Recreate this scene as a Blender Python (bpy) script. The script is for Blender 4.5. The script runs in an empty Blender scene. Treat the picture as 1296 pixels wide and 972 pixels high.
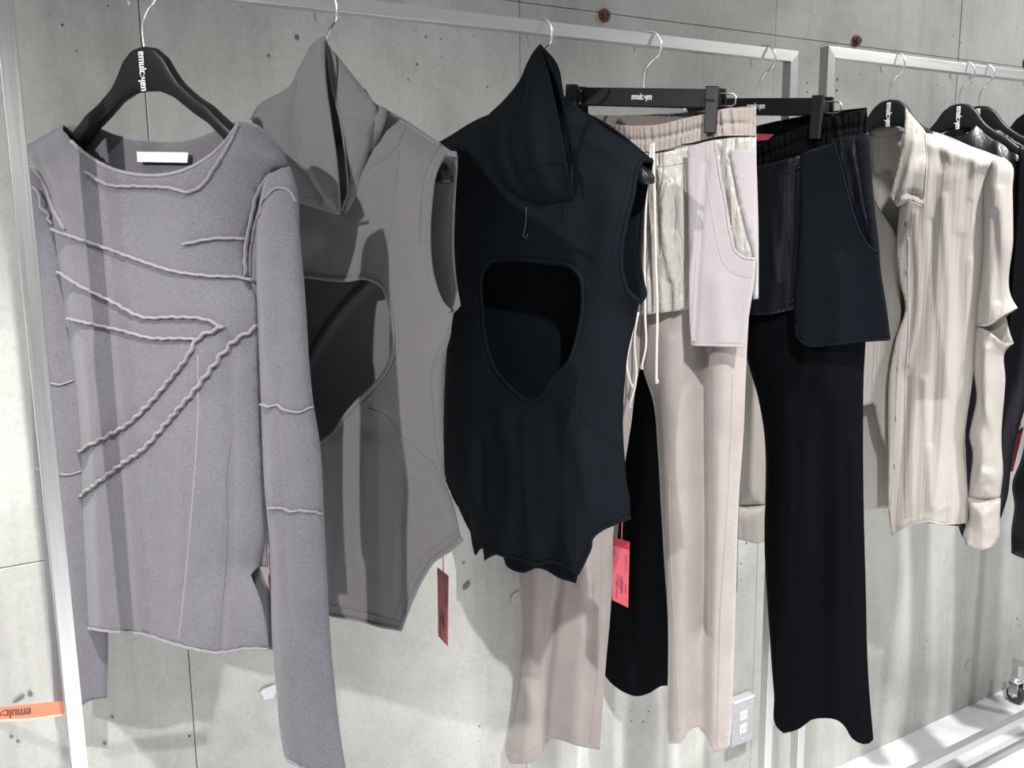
import bpy, bmesh, math, random
import numpy as np
from mathutils import Vector, Matrix
from mathutils.geometry import delaunay_2d_cdt
random.seed(7); rng = np.random.default_rng(7)
S = bpy.context.scene
COL = S.collection

# ------------------------------------------------------------------ camera
FPX, CX, CY = 1186.0, 648.0, 486.0
XW = np.array([1952., -231., FPX]); XW /= np.linalg.norm(XW)
DN = np.array([83., 6794., FPX]); DN -= XW * (XW @ DN); DN /= np.linalg.norm(DN)
ZW = -DN; YW = np.cross(ZW, XW)
M = np.array([XW, YW, ZW])                 # camera (x right, y down, z forward) -> world
EYE = np.array([0., 0., 1.45])
cam_d = bpy.data.cameras.new('camera'); cam = bpy.data.objects.new('camera', cam_d); COL.objects.link(cam)
cam_d.sensor_width = 36.0; cam_d.lens = FPX / 1296 * 36.0; cam_d.clip_start = 0.02
r_, u_, b_ = M @ np.array([1., 0, 0]), M @ np.array([0, -1., 0]), M @ np.array([0, 0, -1.])
cam.matrix_world = Matrix(((r_[0], u_[0], b_[0], EYE[0]), (r_[1], u_[1], b_[1], EYE[1]), (r_[2], u_[2], b_[2], EYE[2]), (0, 0, 0, 1)))
S.camera = cam

# ------------------------------------------------------------------ light and exposure
S.view_settings.view_transform = 'Standard'; S.view_settings.look = 'None'
S.view_settings.gamma = 1.0; S.view_settings.use_curve_mapping = False
S.view_settings.exposure = 0.0
w = bpy.data.worlds.new('shop_room'); S.world = w; w.use_nodes = True
w.node_tree.nodes['Background'].inputs[0].default_value = (0.93, 0.96, 1.0, 1)
w.node_tree.nodes['Background'].inputs[1].default_value = 0.33

def spot(loc, aim, power, cone, blend=0.7, size=0.05, col=(1, 0.985, 0.96)):
    d = bpy.data.lights.new('ceiling_or_fill_spot', 'SPOT'); o = bpy.data.objects.new('ceiling_or_fill_spot', d); COL.objects.link(o)
    d.energy = power; d.spot_size = math.radians(cone); d.spot_blend = blend; d.shadow_soft_size = size; d.color = col
    o.location = loc
    o.rotation_euler = (Vector(aim) - Vector(loc)).to_track_quat('-Z', 'Y').to_euler()
    return o
spot((0.06, -0.30, 2.9), (-0.06, 1.45, 0.80), 320, 25, 0.7, 0.03)
spot((-2.4, -0.25, 2.9), (0.92, 1.25, 0.80), 470, 30, 0.75, 0.04)
spot((-1.2, 1.05, 2.9), (0.40, 1.5, 0.30), 60, 40, 0.7, 0.04)  # added fill spot grazing the wall to lighten its lower left
spot((1.55, 0.25, 2.9), (1.85, 1.4, 0.16), 380, 50, 0.8, 0.035)
spot((0.6, -0.2, 2.9), (0.6, -0.2, 0.0), 1350, 68, 0.8, 0.05)  # added downlight: floor bounce fills the lower wall and hems
spot((0.25, -0.6, 2.9), (1.20, 1.25, 0.95), 400, 27, 0.8, 0.035)
spot((3.3, -0.1, 2.9), (2.2, 1.4, 0.6), 135, 76, 0.6, 0.04)

# ------------------------------------------------------------------ helpers
def ray(px, py): return M @ np.array([px - CX, py - CY, FPX])
def on_y(px, py, y):
    r = ray(px, py); t = y / r[1]; return EYE + r * t
def tag(o, label=None, cat=None, group=None, kind=None):
    if label: o['label'] = label
    if cat: o['category'] = cat
    if group: o['group'] = group
    if kind: o['kind'] = kind
    return o
def empty(name, loc, rz=0.0):
    o = bpy.data.objects.new(name, None); COL.objects.link(o); o.location = loc; o.rotation_euler = (0, 0, rz)
    o.empty_display_size = 0.02; return o
def link(name, verts, faces, mat, parent=None, smooth=True):
    me = bpy.data.meshes.new(name); me.from_pydata([tuple(map(float, v)) for v in verts], [], faces); me.update()
    o = bpy.data.objects.new(name, me); COL.objects.link(o)
    if mat: me.materials.append(mat)
    if smooth: me.polygons.foreach_set('use_smooth', [True] * len(me.polygons))
    if parent: o.parent = parent
    return o
class MB:
    def __init__(s): s.v = []; s.f = []
    def add(s, vs, fs):
        b = len(s.v); s.v += [tuple(map(float, v)) for v in vs]; s.f += [tuple(i + b for i in f) for f in fs]; return s
    def hexa(s, p):
        return s.add(p, [(0, 3, 2, 1), (4, 5, 6, 7), (0, 1, 5, 4), (1, 2, 6, 5), (2, 3, 7, 6), (3, 0, 4, 7)])
    def box(s, a, b):
        (x0, y0, z0), (x1, y1, z1) = a, b
        return s.hexa([(x0, y0, z0), (x1, y0, z0), (x1, y1, z0), (x0, y1, z0), (x0, y0, z1), (x1, y0, z1), (x1, y1, z1), (x0, y1, z1)])
    def tube(s, path, ra, rb=None, ref=(0, 1, 0), n=8, cap=True):
        path = [np.array(p, float) for p in path]; ref = np.array(ref, float); N = len(path); rb = ra if rb is None else rb
        ra_ = ra if hasattr(ra, '__len__') else [ra] * N; rb_ = rb if hasattr(rb, '__len__') else [rb] * N
        vs = []
        for i, p in enumerate(path):
            t = path[min(i + 1, N - 1)] - path[max(i - 1, 0)]; t /= (np.linalg.norm(t) + 1e-12)
            a = np.cross(t, ref)
            if np.linalg.norm(a) < 1e-6: a = np.cross(t, np.array([1., 0.3, 0.2]))
            a /= np.linalg.norm(a); b = np.cross(a, t)
            for k in range(n):
                th = 2 * math.pi * k / n
                vs.append(p + a * ra_[i] * math.cos(th) + b * rb_[i] * math.sin(th))
        fs = [(i * n + k, i * n + (k + 1) % n, (i + 1) * n + (k + 1) % n, (i + 1) * n + k) for i in range(N - 1) for k in range(n)]
        if cap: fs += [tuple(range(n - 1, -1, -1)), tuple(range((N - 1) * n, N * n))]
        return s.add(vs, fs)
    def cyl(s, c, axis, r, h, n=24, r2=None):
        c = np.array(c, float); ax = np.array(axis, float); ax /= np.linalg.norm(ax)
        return s.tube([c - ax * h / 2, c + ax * h / 2], [r, r if r2 is None else r2], [r, r if r2 is None else r2], ref=(0.31, 0.2, 0.93) if abs(ax[2]) < .9 else (0, 1, 0), n=n)
    def build(s, name, mat, parent=None, smooth=False, bevel=0.0):
        o = link(name, s.v, s.f, mat, parent, smooth)
        if bevel:
            m = o.modifiers.new('bevel', 'BEVEL'); m.width = bevel; m.segments = 2; m.limit_method = 'ANGLE'; m.angle_limit = math.radians(40)
        return o

# ---- spline through pixel points, keeping sharp corners
def hermite(pts, closed, step, flags=None):
    P = [np.array(p[:2], float) for p in pts]; N = len(P); out = []; seg = []
    T = []
    for i in range(N):
        a = P[(i - 1) % N] if (closed or i > 0) else None; b = P[(i + 1) % N] if (closed or i < N - 1) else None
        if a is None: T.append((b - P[i], b - P[i])); continue
        if b is None: T.append((P[i] - a, P[i] - a)); continue
        d0, d1 = P[i] - a, b - P[i]; l0, l1 = np.linalg.norm(d0) + 1e-9, np.linalg.norm(d1) + 1e-9
        c = (d0 @ d1) / (l0 * l1)
        sharp = c < 0.62 or (flags and 'c' in flags[i])
        if sharp: T.append((d0, d1))
        else:
            t = (d0 / l0 * l1 + d1 / l1 * l0) / (l0 + l1)
            T.append((t * l0, t * l1))
    for i in range(N if closed else N - 1):
        j = (i + 1) % N; L = np.linalg.norm(P[j] - P[i]); n = max(1, int(round(L / step)))
        for k in range(n):
            t = k / n; t2, t3 = t * t, t ** 3
            out.append((2 * t3 - 3 * t2 + 1) * P[i] + (t3 - 2 * t2 + t) * T[i][1] + (-2 * t3 + 3 * t2) * P[j] + (t3 - t2) * T[j][0]); seg.append(i)
    if not closed: out.append(P[-1]); seg.append(N - 2)
    return np.array(out), seg
def seg_dist(Q, A, B):
    d = np.full(len(Q), 1e9)
    for a, b in zip(A, B):
        ab = b - a; t = np.clip(((Q - a) @ ab) / (ab @ ab + 1e-14), 0, 1)
        d = np.minimum(d, np.linalg.norm(Q - (a + t[:, None] * ab), axis=1))
    return d
def inside(Q, poly):
    x, y = Q[:, 0], Q[:, 1]; c = np.zeros(len(Q), bool); n = len(poly); j = n - 1
    for i in range(n):
        xi, yi = poly[i]; xj, yj = poly[j]
        if yi != yj: c ^= ((yi > y) != (yj > y)) & (x < (xj - xi) * (y - yi) / (yj - yi) + xi)
        j = i
    return c

class Plane:
    """a vertical hanging plane through a rail point; u runs from the wall side to the viewer side, n is the face normal"""
    def __init__(s, xh, deg, zb, yh=1.25, ref=None):
        s.ref = ref
        s.a = math.radians(deg); s.x = xh; s.y = yh; s.zb = zb
        s.w = np.array([math.cos(s.a), -math.sin(s.a), 0]); s.n = np.array([-math.sin(s.a), -math.cos(s.a), 0]); s.o = np.array([xh, yh, 0.])
    def P(s, pts, off=0.0):
        pts = np.asarray([p[:2] for p in pts], float); off = np.broadcast_to(np.asarray(off, float), (len(pts),)); out = []
        for (px, py), f in zip(pts, off):
            r = ray(px, py); p0 = s.o + s.n * f; t = ((p0 - EYE) @ s.n) / (r @ s.n); p = EYE + r * t
            out.append(((p - p0) @ s.w, p[2]))
        return np.array(out)
    def L(s, uv, n):                                    # local coordinates of the thing's Empty
        n = np.broadcast_to(n, (len(uv),))
        if s.ref is None: return np.column_stack([uv[:, 0], -n, uv[:, 1] - s.zb])
        d = s.o + uv[:, :1] * s.w + n[:, None] * s.n - s.ref.o          # same cloth, swung to another angle on its hanger
        return np.column_stack([d @ s.ref.w, -(d @ s.ref.n), uv[:, 1] - s.ref.zb])
    def root(s, name): return empty(name, (s.x, s.y, s.zb), -s.a)

def drape(seed, amp, f=9.0):
    g = np.random.default_rng(seed); fs = f * g.uniform(.5, 1.9, 5); ph = g.uniform(0, 6.3, 5); sl = g.uniform(-.25, .25, 5); am = g.uniform(.4, 1, 5) / 2.2
    def fn(U): return amp * sum(a * np.sin(2 * np.pi * k * (U[:, 0] + s * U[:, 1]) + p) for a, k, s, p in zip(am, fs, sl, ph))
    return fn

def cloth(name, pl, parent, mat, poly, off=0.0, puff=0.03, k=0.08, holes=(), folds=(), extra=None, side=1, res=0.007, thick=0.0014, double=False, dr=None, step=7.0):
    flags = [p[2] if len(p) > 2 else '' for p in poly]
    pp, sg = hermite(poly, True, step, flags); opn = np.array(['o' in flags[i] for i in sg])
    hp = [hermite(h, True, step)[0] for h in holes]
    fp = [(hermite(f[0], False, 12)[0], f[1], f[2]) for f in folds]
    n_o = np.full(len(pp), off); n_h = [np.full(len(h), off) for h in hp]
    def mk(uvp, fuv):
        cl = [i for i in range(len(uvp)) if not opn[i]]
        A = uvp[cl]; B = uvp[[(i + 1) % len(uvp) for i in cl]]
        def nf(Q, sd=side):
            Q = np.asarray(Q, float)
            if len(A):
                d = seg_dist(Q, A, B); t = np.clip(d / k, 0, 1); pr = 1 - (1 - t) ** 2; near = np.clip(d / 0.02, 0, 1)
            else: pr = np.ones(len(Q)); near = pr
            n = off + sd * puff * pr
            for f, wd, am in fuv:
                n = n + am * near * np.exp(-(seg_dist(Q, f[:-1], f[1:]) / wd) ** 2)
            if dr is not None: n = n + near * dr(Q)
            if extra is not None: n = n + extra(Q)
            return n
        return nf
    nf = None
    for it in range(4):
        uvp = pl.P(pp, n_o); uvh = [pl.P(h, nh) for h, nh in zip(hp, n_h)]
        if it == 0: fuv = [(pl.P(f, off + side * puff * .8), wd, am) for f, wd, am in fp]
        nf = mk(uvp, fuv)
        n_o = nf(uvp); n_h = [nf(h) for h in uvh]
    lo, hi = uvp.min(0), uvp.max(0)
    gu = np.arange(lo[0], hi[0], res); gv = np.arange(lo[1], hi[1], res * .87)
    G = np.array([(u + (res / 2 if j % 2 else 0), v) for j, v in enumerate(gv) for u in gu])
    G = G[inside(G, uvp)]
    for h in uvh: G = G[~inside(G, h)]
    allA = np.vstack([uvp] + uvh); allB = np.vstack([np.roll(uvp, -1, 0)] + [np.roll(h, -1, 0) for h in uvh])
    G = G[seg_dist(G, allA, allB) > res * .55]
    pts = [Vector(p) for p in allA] + [Vector(p) for p in G]
    edges = []; b = 0
    for loop in [uvp] + uvh:
        n = len(loop); edges += [(b + i, b + (i + 1) % n) for i in range(n)]; b += n
    V, _, F, _, _, _ = delaunay_2d_cdt(pts, edges, [], 0, 1e-7)
    V = np.array([(p[0], p[1]) for p in V]); F = np.array([f for f in F if len(f) == 3])
    C = V[F].mean(1); ok = inside(C, uvp)
    for h in uvh: ok &= ~inside(C, h)
    F = F[ok]
    Lf = pl.L(V, nf(V))
    fr = [tuple(map(int, f)) for f in F]                # CCW in (u,v) seen from -local y = the viewer side
    if side < 0 and not double: fr = [f[::-1] for f in fr]
    verts, faces = list(Lf), fr
    if double:
        Lb = pl.L(V, nf(V, -side)); nb = len(verts); verts = verts + list(Lb); faces = faces + [tuple(i + nb for i in f[::-1]) for f in fr]
    o = link(name, verts, faces, mat, parent)
    if thick:
        m = o.modifiers.new('solid', 'SOLIDIFY'); m.thickness = thick; m.offset = 0
    o_n = nf
    SURF[o.name] = (pl, nf, off, side * puff)
    return o
SURF = {}
def seam(name, surf, px, mat, parent, a=0.002, b=0.002, lift=0.0006, wave=0.0, wl=0.012, step=4.0, closed=False, flop=0.0):
    """raised strip laid along a traced path on a cloth surface"""
    pl, nf, off, pf = SURF[surf.name]
    q, _ = hermite(px, closed, step)
    n = np.full(len(q), off + pf * .7)
    for _i in range(5): uv = pl.P(q, n); n = nf(uv)
    s = np.concatenate([[0], np.cumsum(np.linalg.norm(np.diff(uv, axis=0), axis=1))])
    nn = n + (lift if pf >= 0 else -lift)
    uv2 = uv.copy()
    if wave:
        ph = rng.uniform(0, 6); wob = np.sin(2 * np.pi * s / wl + ph + 2.2 * np.sin(s / .031 + ph) + .9 * np.sin(s / .0113)); nn = nn + wave * (0.6 + 0.4 * wob)
        t = np.gradient(uv, axis=0); t /= np.linalg.norm(t, axis=1)[:, None] + 1e-9
        uv2 = uv2 + np.column_stack([-t[:, 1], t[:, 0]]) * (wave * .7 * np.sin(2 * np.pi * s / wl * .93 + ph * 2))[:, None]
    mb = MB(); path = list(pl.L(uv2, nn))
    if closed: path.append(path[0])
    mb.tube(path, a, b, ref=(0, 1, 0), n=7)
    return mb.build(name, mat, parent, smooth=True)

# ------------------------------------------------------------------ materials
def new_mat(name):
    m = bpy.data.materials.new(name); m.use_nodes = True; nt = m.node_tree; return m, nt, nt.nodes['Principled BSDF']
def N(nt, t, **kw):
    n = nt.nodes.new(t)
    for k, v in kw.items():
        if k.startswith('_'): setattr(n, k[1:], v)
        else: n.inputs[k].default_value = v
    return n
def coords(nt, scale=(1, 1, 1)):
    tc = N(nt, 'ShaderNodeTexCoord'); mp = N(nt, 'ShaderNodeMapping', Scale=scale); nt.links.new(tc.outputs['Object'], mp.inputs['Vector']); return mp.outputs['Vector']
def ramp(nt, fac, stops):
    r = N(nt, 'ShaderNodeValToRGB'); nt.links.new(fac, r.inputs['Fac']); e = r.color_ramp.elements
    while len(e) < len(stops): e.new(0.5)
    for el, (p, c) in zip(e, stops): el.position = p; el.color = (c[0], c[1], c[2], 1) if hasattr(c, '__len__') else (c, c, c, 1)
    return r.outputs['Color']
def mul(nt, a, b, fac=1.0, mode='MULTIPLY'):
    m = N(nt, 'ShaderNodeMix', _data_type='RGBA', _blend_type=mode); m.inputs['Factor'].default_value = fac
    nt.links.new(a, m.inputs['A']); nt.links.new(b, m.inputs['B']); return m.outputs['Result']
def fabric(name, col, rough=0.85, grain=0.18, scale=(420, 420, 900), bump=0.25, sheen=0.25, blot=0.08, blot_scale=14, spec=0.2):
    m, nt, b = new_mat(name); v = coords(nt, scale)
    n1 = N(nt, 'ShaderNodeTexNoise', Scale=1.0, Detail=3.0); nt.links.new(v, n1.inputs['Vector'])
    n2 = N(nt, 'ShaderNodeTexNoise', Scale=blot_scale, Detail=5.0, Roughness=0.65); nt.links.new(coords(nt), n2.inputs['Vector'])
    c1 = ramp(nt, n1.outputs['Fac'], [(0.3, [x * (1 - grain) for x in col]), (0.7, [min(1, x * (1 + grain)) for x in col])])
    c2 = ramp(nt, n2.outputs['Fac'], [(0.3, 1 - blot), (0.7, 1.0)])
    nt.links.new(mul(nt, c1, c2), b.inputs['Base Color'])
    bp = N(nt, 'ShaderNodeBump', Strength=bump, Distance=0.0006); nt.links.new(n1.outputs['Fac'], bp.inputs['Height']); nt.links.new(bp.outputs['Normal'], b.inputs['Normal'])
    b.inputs['Roughness'].default_value = rough; b.inputs['Sheen Weight'].default_value = sheen; b.inputs['Sheen Roughness'].default_value = 0.5; b.inputs['Specular IOR Level'].default_value = spec
    return m
def satin(name, col, rough=0.32, wr=0.5, scale=(38, 38, 7), spec=0.5, dist=0.006):
    m, nt, b = new_mat(name); v = coords(nt, scale)
    n1 = N(nt, 'ShaderNodeTexNoise', Scale=1.0, Detail=3.0, Roughness=0.5, Distortion=0.6); nt.links.new(v, n1.inputs['Vector'])
    bp = N(nt, 'ShaderNodeBump', Strength=wr, Distance=dist); nt.links.new(n1.outputs['Fac'], bp.inputs['Height']); nt.links.new(bp.outputs['Normal'], b.inputs['Normal'])
    b.inputs['Base Color'].default_value = (*col, 1); b.inputs['Roughness'].default_value = rough; b.inputs['Specular IOR Level'].default_value = spec; b.inputs['Sheen Weight'].default_value = 0.0
    return m
def plain(name, col, rough=0.5, metal=0.0, spec=0.5):
    m, nt, b = new_mat(name)
    n1 = N(nt, 'ShaderNodeTexNoise', Scale=60.0, Detail=3.0); nt.links.new(coords(nt), n1.inputs['Vector'])
    nt.links.new(ramp(nt, n1.outputs['Fac'], [(0.3, [x * .93 for x in col]), (0.7, [min(1, x * 1.05) for x in col])]), b.inputs['Base Color'])
    b.inputs['Roughness'].default_value = rough; b.inputs['Metallic'].default_value = metal; b.inputs['Specular IOR Level'].default_value = spec; return m
def steel(name, col, rough, scale):
    m, nt, b = new_mat(name)
    n1 = N(nt, 'ShaderNodeTexNoise', Scale=1.0, Detail=4.0); nt.links.new(coords(nt, scale), n1.inputs['Vector'])
    nt.links.new(ramp(nt, n1.outputs['Fac'], [(0.3, [x * .9 for x in col]), (0.7, col)]), b.inputs['Base Color'])
    r = N(nt, 'ShaderNodeMapRange'); r.inputs['To Min'].default_value = rough * .8; r.inputs['To Max'].default_value = rough * 1.25
    nt.links.new(n1.outputs['Fac'], r.inputs['Value']); nt.links.new(r.outputs['Result'], b.inputs['Roughness']); b.inputs['Metallic'].default_value = 1.0; return m

def concrete():
    m, nt, b = new_mat('cast_concrete'); L = nt.links
    oc = coords(nt)
    big = N(nt, 'ShaderNodeTexNoise', Scale=1.6, Detail=8.0, Roughness=0.62, Distortion=0.7); L.new(oc, big.inputs['Vector'])
    mid = N(nt, 'ShaderNodeTexNoise', Scale=9.0, Detail=9.0, Roughness=0.7, Distortion=0.4); L.new(oc, mid.inputs['Vector'])
    fine = N(nt, 'ShaderNodeTexNoise', Scale=120.0, Detail=5.0, Roughness=0.7); L.new(oc, fine.inputs['Vector'])
    strk = N(nt, 'ShaderNodeTexNoise', Scale=1.0, Detail=6.0, Roughness=0.6); L.new(coords(nt, (9, 9, 0.9)), strk.inputs['Vector'])
    c = ramp(nt, big.outputs['Fac'], [(0.30, (0.40, 0.395, 0.365)), (0.5, (0.53, 0.53, 0.50)), (0.72, (0.62, 0.62, 0.59))])
    c = mul(nt, c, ramp(nt, mid.outputs['Fac'], [(0.25, 0.84), (0.62, 1.0)]))
    c = mul(nt, c, ramp(nt, strk.outputs['Fac'], [(0.32, 0.76), (0.5, 1.0)]), 0.8)
    c = mul(nt, c, ramp(nt, fine.outputs['Fac'], [(0.3, 0.88), (0.6, 1.0)]))
    # pin holes: sparse voronoi cells
    vo = N(nt, 'ShaderNodeTexVoronoi', Scale=62.0); L.new(oc, vo.inputs['Vector'])
    pm = N(nt, 'ShaderNodeTexNoise', Scale=5.0, Detail=2.0); L.new(oc, pm.inputs['Vector'])
    th = N(nt, 'ShaderNodeMapRange'); th.inputs['From Min'].default_value = 0.52; th.inputs['From Max'].default_value = 0.75; th.inputs['To Min'].default_value = 0.0; th.inputs['To Max'].default_value = 0.24
    L.new(pm.outputs['Fac'], th.inputs['Value'])
    lt = N(nt, 'ShaderNodeMath', _operation='LESS_THAN'); L.new(vo.outputs['Distance'], lt.inputs[0]); L.new(th.outputs['Result'], lt.inputs[1])
    sel = N(nt, 'ShaderNodeSeparateColor'); L.new(vo.outputs['Color'], sel.inputs['Color'])
    gt = N(nt, 'ShaderNodeMath', _operation='GREATER_THAN'); gt.inputs[1].default_value = 0.80; L.new(sel.outputs[0], gt.inputs[0])
    pit = N(nt, 'ShaderNodeMath', _operation='MULTIPLY'); L.new(lt.outputs[0], pit.inputs[0]); L.new(gt.outputs[0], pit.inputs[1])
    mx = N(nt, 'ShaderNodeMix', _data_type='RGBA'); L.new(pit.outputs[0], mx.inputs['Factor']); L.new(c, mx.inputs['A']); mx.inputs['B'].default_value = (0.10, 0.10, 0.10, 1)
    L.new(mx.outputs['Result'], b.inputs['Base Color'])
    h = N(nt, 'ShaderNodeMath', _operation='SUBTRACT'); L.new(mid.outputs['Fac'], h.inputs[0]); L.new(pit.outputs[0], h.inputs[1])
    bp = N(nt, 'ShaderNodeBump', Strength=0.3, Distance=0.004); L.new(h.outputs[0], bp.inputs['Height']); L.new(bp.outputs['Normal'], b.inputs['Normal'])
    b.inputs['Roughness'].default_value = 0.7; b.inputs['Specular IOR Level'].default_value = 0.3
    return m
def floor_mat():
    m, nt, b = new_mat('pale_polished_floor'); oc = coords(nt)
    n1 = N(nt, 'ShaderNodeTexNoise', Scale=5.0, Detail=8.0, Roughness=0.65, Distortion=1.0); nt.links.new(oc, n1.inputs['Vector'])
    n2 = N(nt, 'ShaderNodeTexNoise', Scale=40.0, Detail=4.0); nt.links.new(oc, n2.inputs['Vector'])
    c = ramp(nt, n1.outputs['Fac'], [(0.3, (0.60, 0.60, 0.63)), (0.6, (0.76, 0.76, 0.79))])
    nt.links.new(mul(nt, c, ramp(nt, n2.outputs['Fac'], [(0.3, 0.92), (0.6, 1.0)])), b.inputs['Base Color']); b.inputs['Roughness'].default_value = 0.42; return m

CONC = concrete(); FLOOR = floor_mat()
JOINT = plain('joint_concrete', (0.34, 0.34, 0.32), 0.9)  # darker concrete of the backing, seen in the panel joints
STEEL_H = steel('brushed_steel_rail', (0.76, 0.76, 0.75), 0.42, (6, 500, 500)); STEEL_V = steel('brushed_steel_post', (0.62, 0.62, 0.61), 0.36, (500, 500, 6))
CHROME = plain('chrome_wire', (0.92, 0.92, 0.91), 0.24, 1.0)
BLACKP = plain('black_hanger_plastic', (0.007, 0.008, 0.009), 0.38, 0, 0.35)
WHITE = plain('white_print', (0.85, 0.85, 0.84), 0.6); LABELW = fabric('white_label', (0.88, 0.88, 0.88), 0.7, 0.03)
RUST = plain('rusty_bolt', (0.17, 0.09, 0.06), 0.7, 0.3); PLASTIC = plain('pale_plate', (0.46, 0.46, 0.48), 0.45); SOCK = plain('white_socket', (0.86, 0.86, 0.86), 0.4)
DARK = plain('dark_slot', (0.03, 0.03, 0.03), 0.6); RUBBER = plain('dark_wheel', (0.035, 0.036, 0.042), 0.35); CHIP = plain('chipped_concrete', (0.16, 0.16, 0.15), 0.95); PATCH = plain('pale_filler', (0.66, 0.66, 0.70), 0.8)
RED = plain('red_card', (0.42, 0.065, 0.09), 0.55); REDD = plain('dark_red_card_edge', (0.30, 0.015, 0.03), 0.5); INK = plain('dark_ink', (0.10, 0.012, 0.02), 0.6)
ORANGE = plain('orange_leather', (0.62, 0.22, 0.12), 0.55); ORANGE_E = plain('pale_leather_edge', (0.86, 0.58, 0.44), 0.6); BROWNINK = plain('brown_ink', (0.13, 0.05, 0.035), 0.6)
MAUVE1 = fabric('mauve_knit', (0.148, 0.140, 0.159), 0.95, 0.22, (330, 330, 1100), 0.5, 0.3, 0.10, 22, 0.12)
MAUVE1S = fabric('mauve_raw_edge', (0.245, 0.232, 0.253), 0.95, 0.25, (700, 700, 700), 0.5, 0.35, 0.1, 30, 0.12)
MAUVE2 = fabric('mauve_jersey', (0.155, 0.147, 0.157), 0.9, 0.12, (600, 600, 900), 0.25, 0.25, 0.06, 16, 0.15)
BLK3 = fabric('black_jersey', (0.0036, 0.0056, 0.0082), 0.8, 0.35, (600, 600, 900), 0.3, 0.0, 0.2, 16, 0.10)
GREIGE = fabric('greige_velvet', (0.30, 0.268, 0.252), 0.85, 0.08, (500, 500, 700), 0.2, 0.35, 0.20, 11, 0.2)
GREIGEB = fabric('greige_waistband', (0.34, 0.30, 0.272), 0.85, 0.10, (500, 500, 800), 0.2, 0.25, 0.10, 14, 0.2)
LILAC = fabric('lilac_grey_jersey', (0.32, 0.298, 0.306), 0.92, 0.10, (600, 600, 900), 0.25, 0.25, 0.05, 14, 0.15)
SATIN4 = satin('silver_satin', (0.36, 0.345, 0.32), 0.30, 0.9, (46, 46, 13), 0.6, 0.016)
CREAM = satin('cream_satin', (0.345, 0.325, 0.298), 0.46, 0.45, (150, 150, 4), 0.35, 0.004)
CORD = fabric('pale_cord', (0.68, 0.62, 0.58), 0.85, 0.1)
BLK5 = fabric('black_trouser_cloth', (0.0022, 0.0026, 0.0036), 0.8, 0.3, (500, 500, 700), 0.2, 0.0, 0.2, 10, 0.04)
NAVY5 = fabric('blue_black_jersey', (0.0038, 0.0052, 0.0075), 0.85, 0.3, (600, 600, 900), 0.25, 0.0, 0.15, 12, 0.07)
BLKBAND = fabric('black_elastic', (0.004, 0.004, 0.0048), 0.9, 0.3, sheen=0.0, spec=0.08)
SATIN5 = satin('black_satin', (0.0035, 0.0042, 0.007), 0.4, 0.5, (38, 38, 12), 0.25, 0.008)
SATIN7 = satin('black_satin_shirt', (0.005, 0.005, 0.008), 0.36, 0.4, (45, 45, 6), 0.3, 0.006)

# ------------------------------------------------------------------ letters: condensed block strokes (units of stroke grid), e m u l c : y e n
GL = {
 'e': (3, [(0, 0, 1, 5), (1, 4, 3, 5), (1, 0, 3, 1), (2, 2.2, 3, 4), (1, 2.2, 2, 3)]),
 'm': (5, [(0, 0, 1, 5), (2, 0, 3, 5), (4, 0, 5, 5), (1, 4.2, 2, 5), (3, 4.2, 4, 5)]),
 'u': (3, [(0, 0, 1, 5), (2, 0, 3, 5), (1, 0, 2, .9)]),
 'l': (1, [(0, 0, 1, 7.2)]),
 'c': (3, [(0, 0, 1, 5), (1, 4.1, 3, 5), (1, 0, 3, .9)]),
 ':': (1, [(0, .6, 1, 1.6), (0, 3.2, 1, 4.2)]),
 'y': (3, [(0, 1.6, 1, 5), (2, -2.2, 3, 5), (1, 1.6, 2, 2.4)]),
 'n': (3, [(0, 0, 1, 5), (2, 0, 3, 5), (1, 4.2, 2, 5)]),
}
def lettering(name, word, length, height, fn, mat, parent, th=0.0004):
    tot = sum(GL[c][0] + .55 for c in word) - .55; sx = length / tot; sy = height / 5.0; mb = MB(); x = -tot / 2
    for c in word:
        for (a, b, c2, d) in GL[c][1]:
            q = [((x + a) * sx, (b - 2.5) * sy), ((x + c2) * sx, (b - 2.5) * sy), ((x + c2) * sx, (d - 2.5) * sy), ((x + a) * sx, (d - 2.5) * sy)]
            mb.hexa([fn(s, t, 0) for s, t in q] + [fn(s, t, th) for s, t in q])
        x += GL[c][0] + .55
    return mb.build(name, mat, parent)
WORD = 'emulc:yen'

# ------------------------------------------------------------------ the setting
WALL_Y = 1.5
wall = MB().box((-3, WALL_Y + .012, -.0), (6, WALL_Y + .2, 3.2)).build('wall_back', JOINT); tag(wall, kind='structure')
xs = [-3] + [0.297 + .652 * i for i in range(-4, 8)] + [6]; zs = [0, .0, .959, 1.836, 2.71, 3.2]
for i in range(len(xs) - 1):
    for j in range(1, len(zs) - 1):
        g = .0006; dz = random.uniform(-.0012, .0012)
        MB().box((xs[i] + g, WALL_Y + dz, zs[j] + (g if j > 1 else 0)), (xs[i + 1] - g, WALL_Y + .0125, zs[j + 1] - g)).build('panel', CONC, wall, bevel=.0012)
floor = MB().box((-3, -2.5, -.1), (6, WALL_Y + .2, 0)).build('floor', FLOOR); tag(floor, kind='structure')

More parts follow.
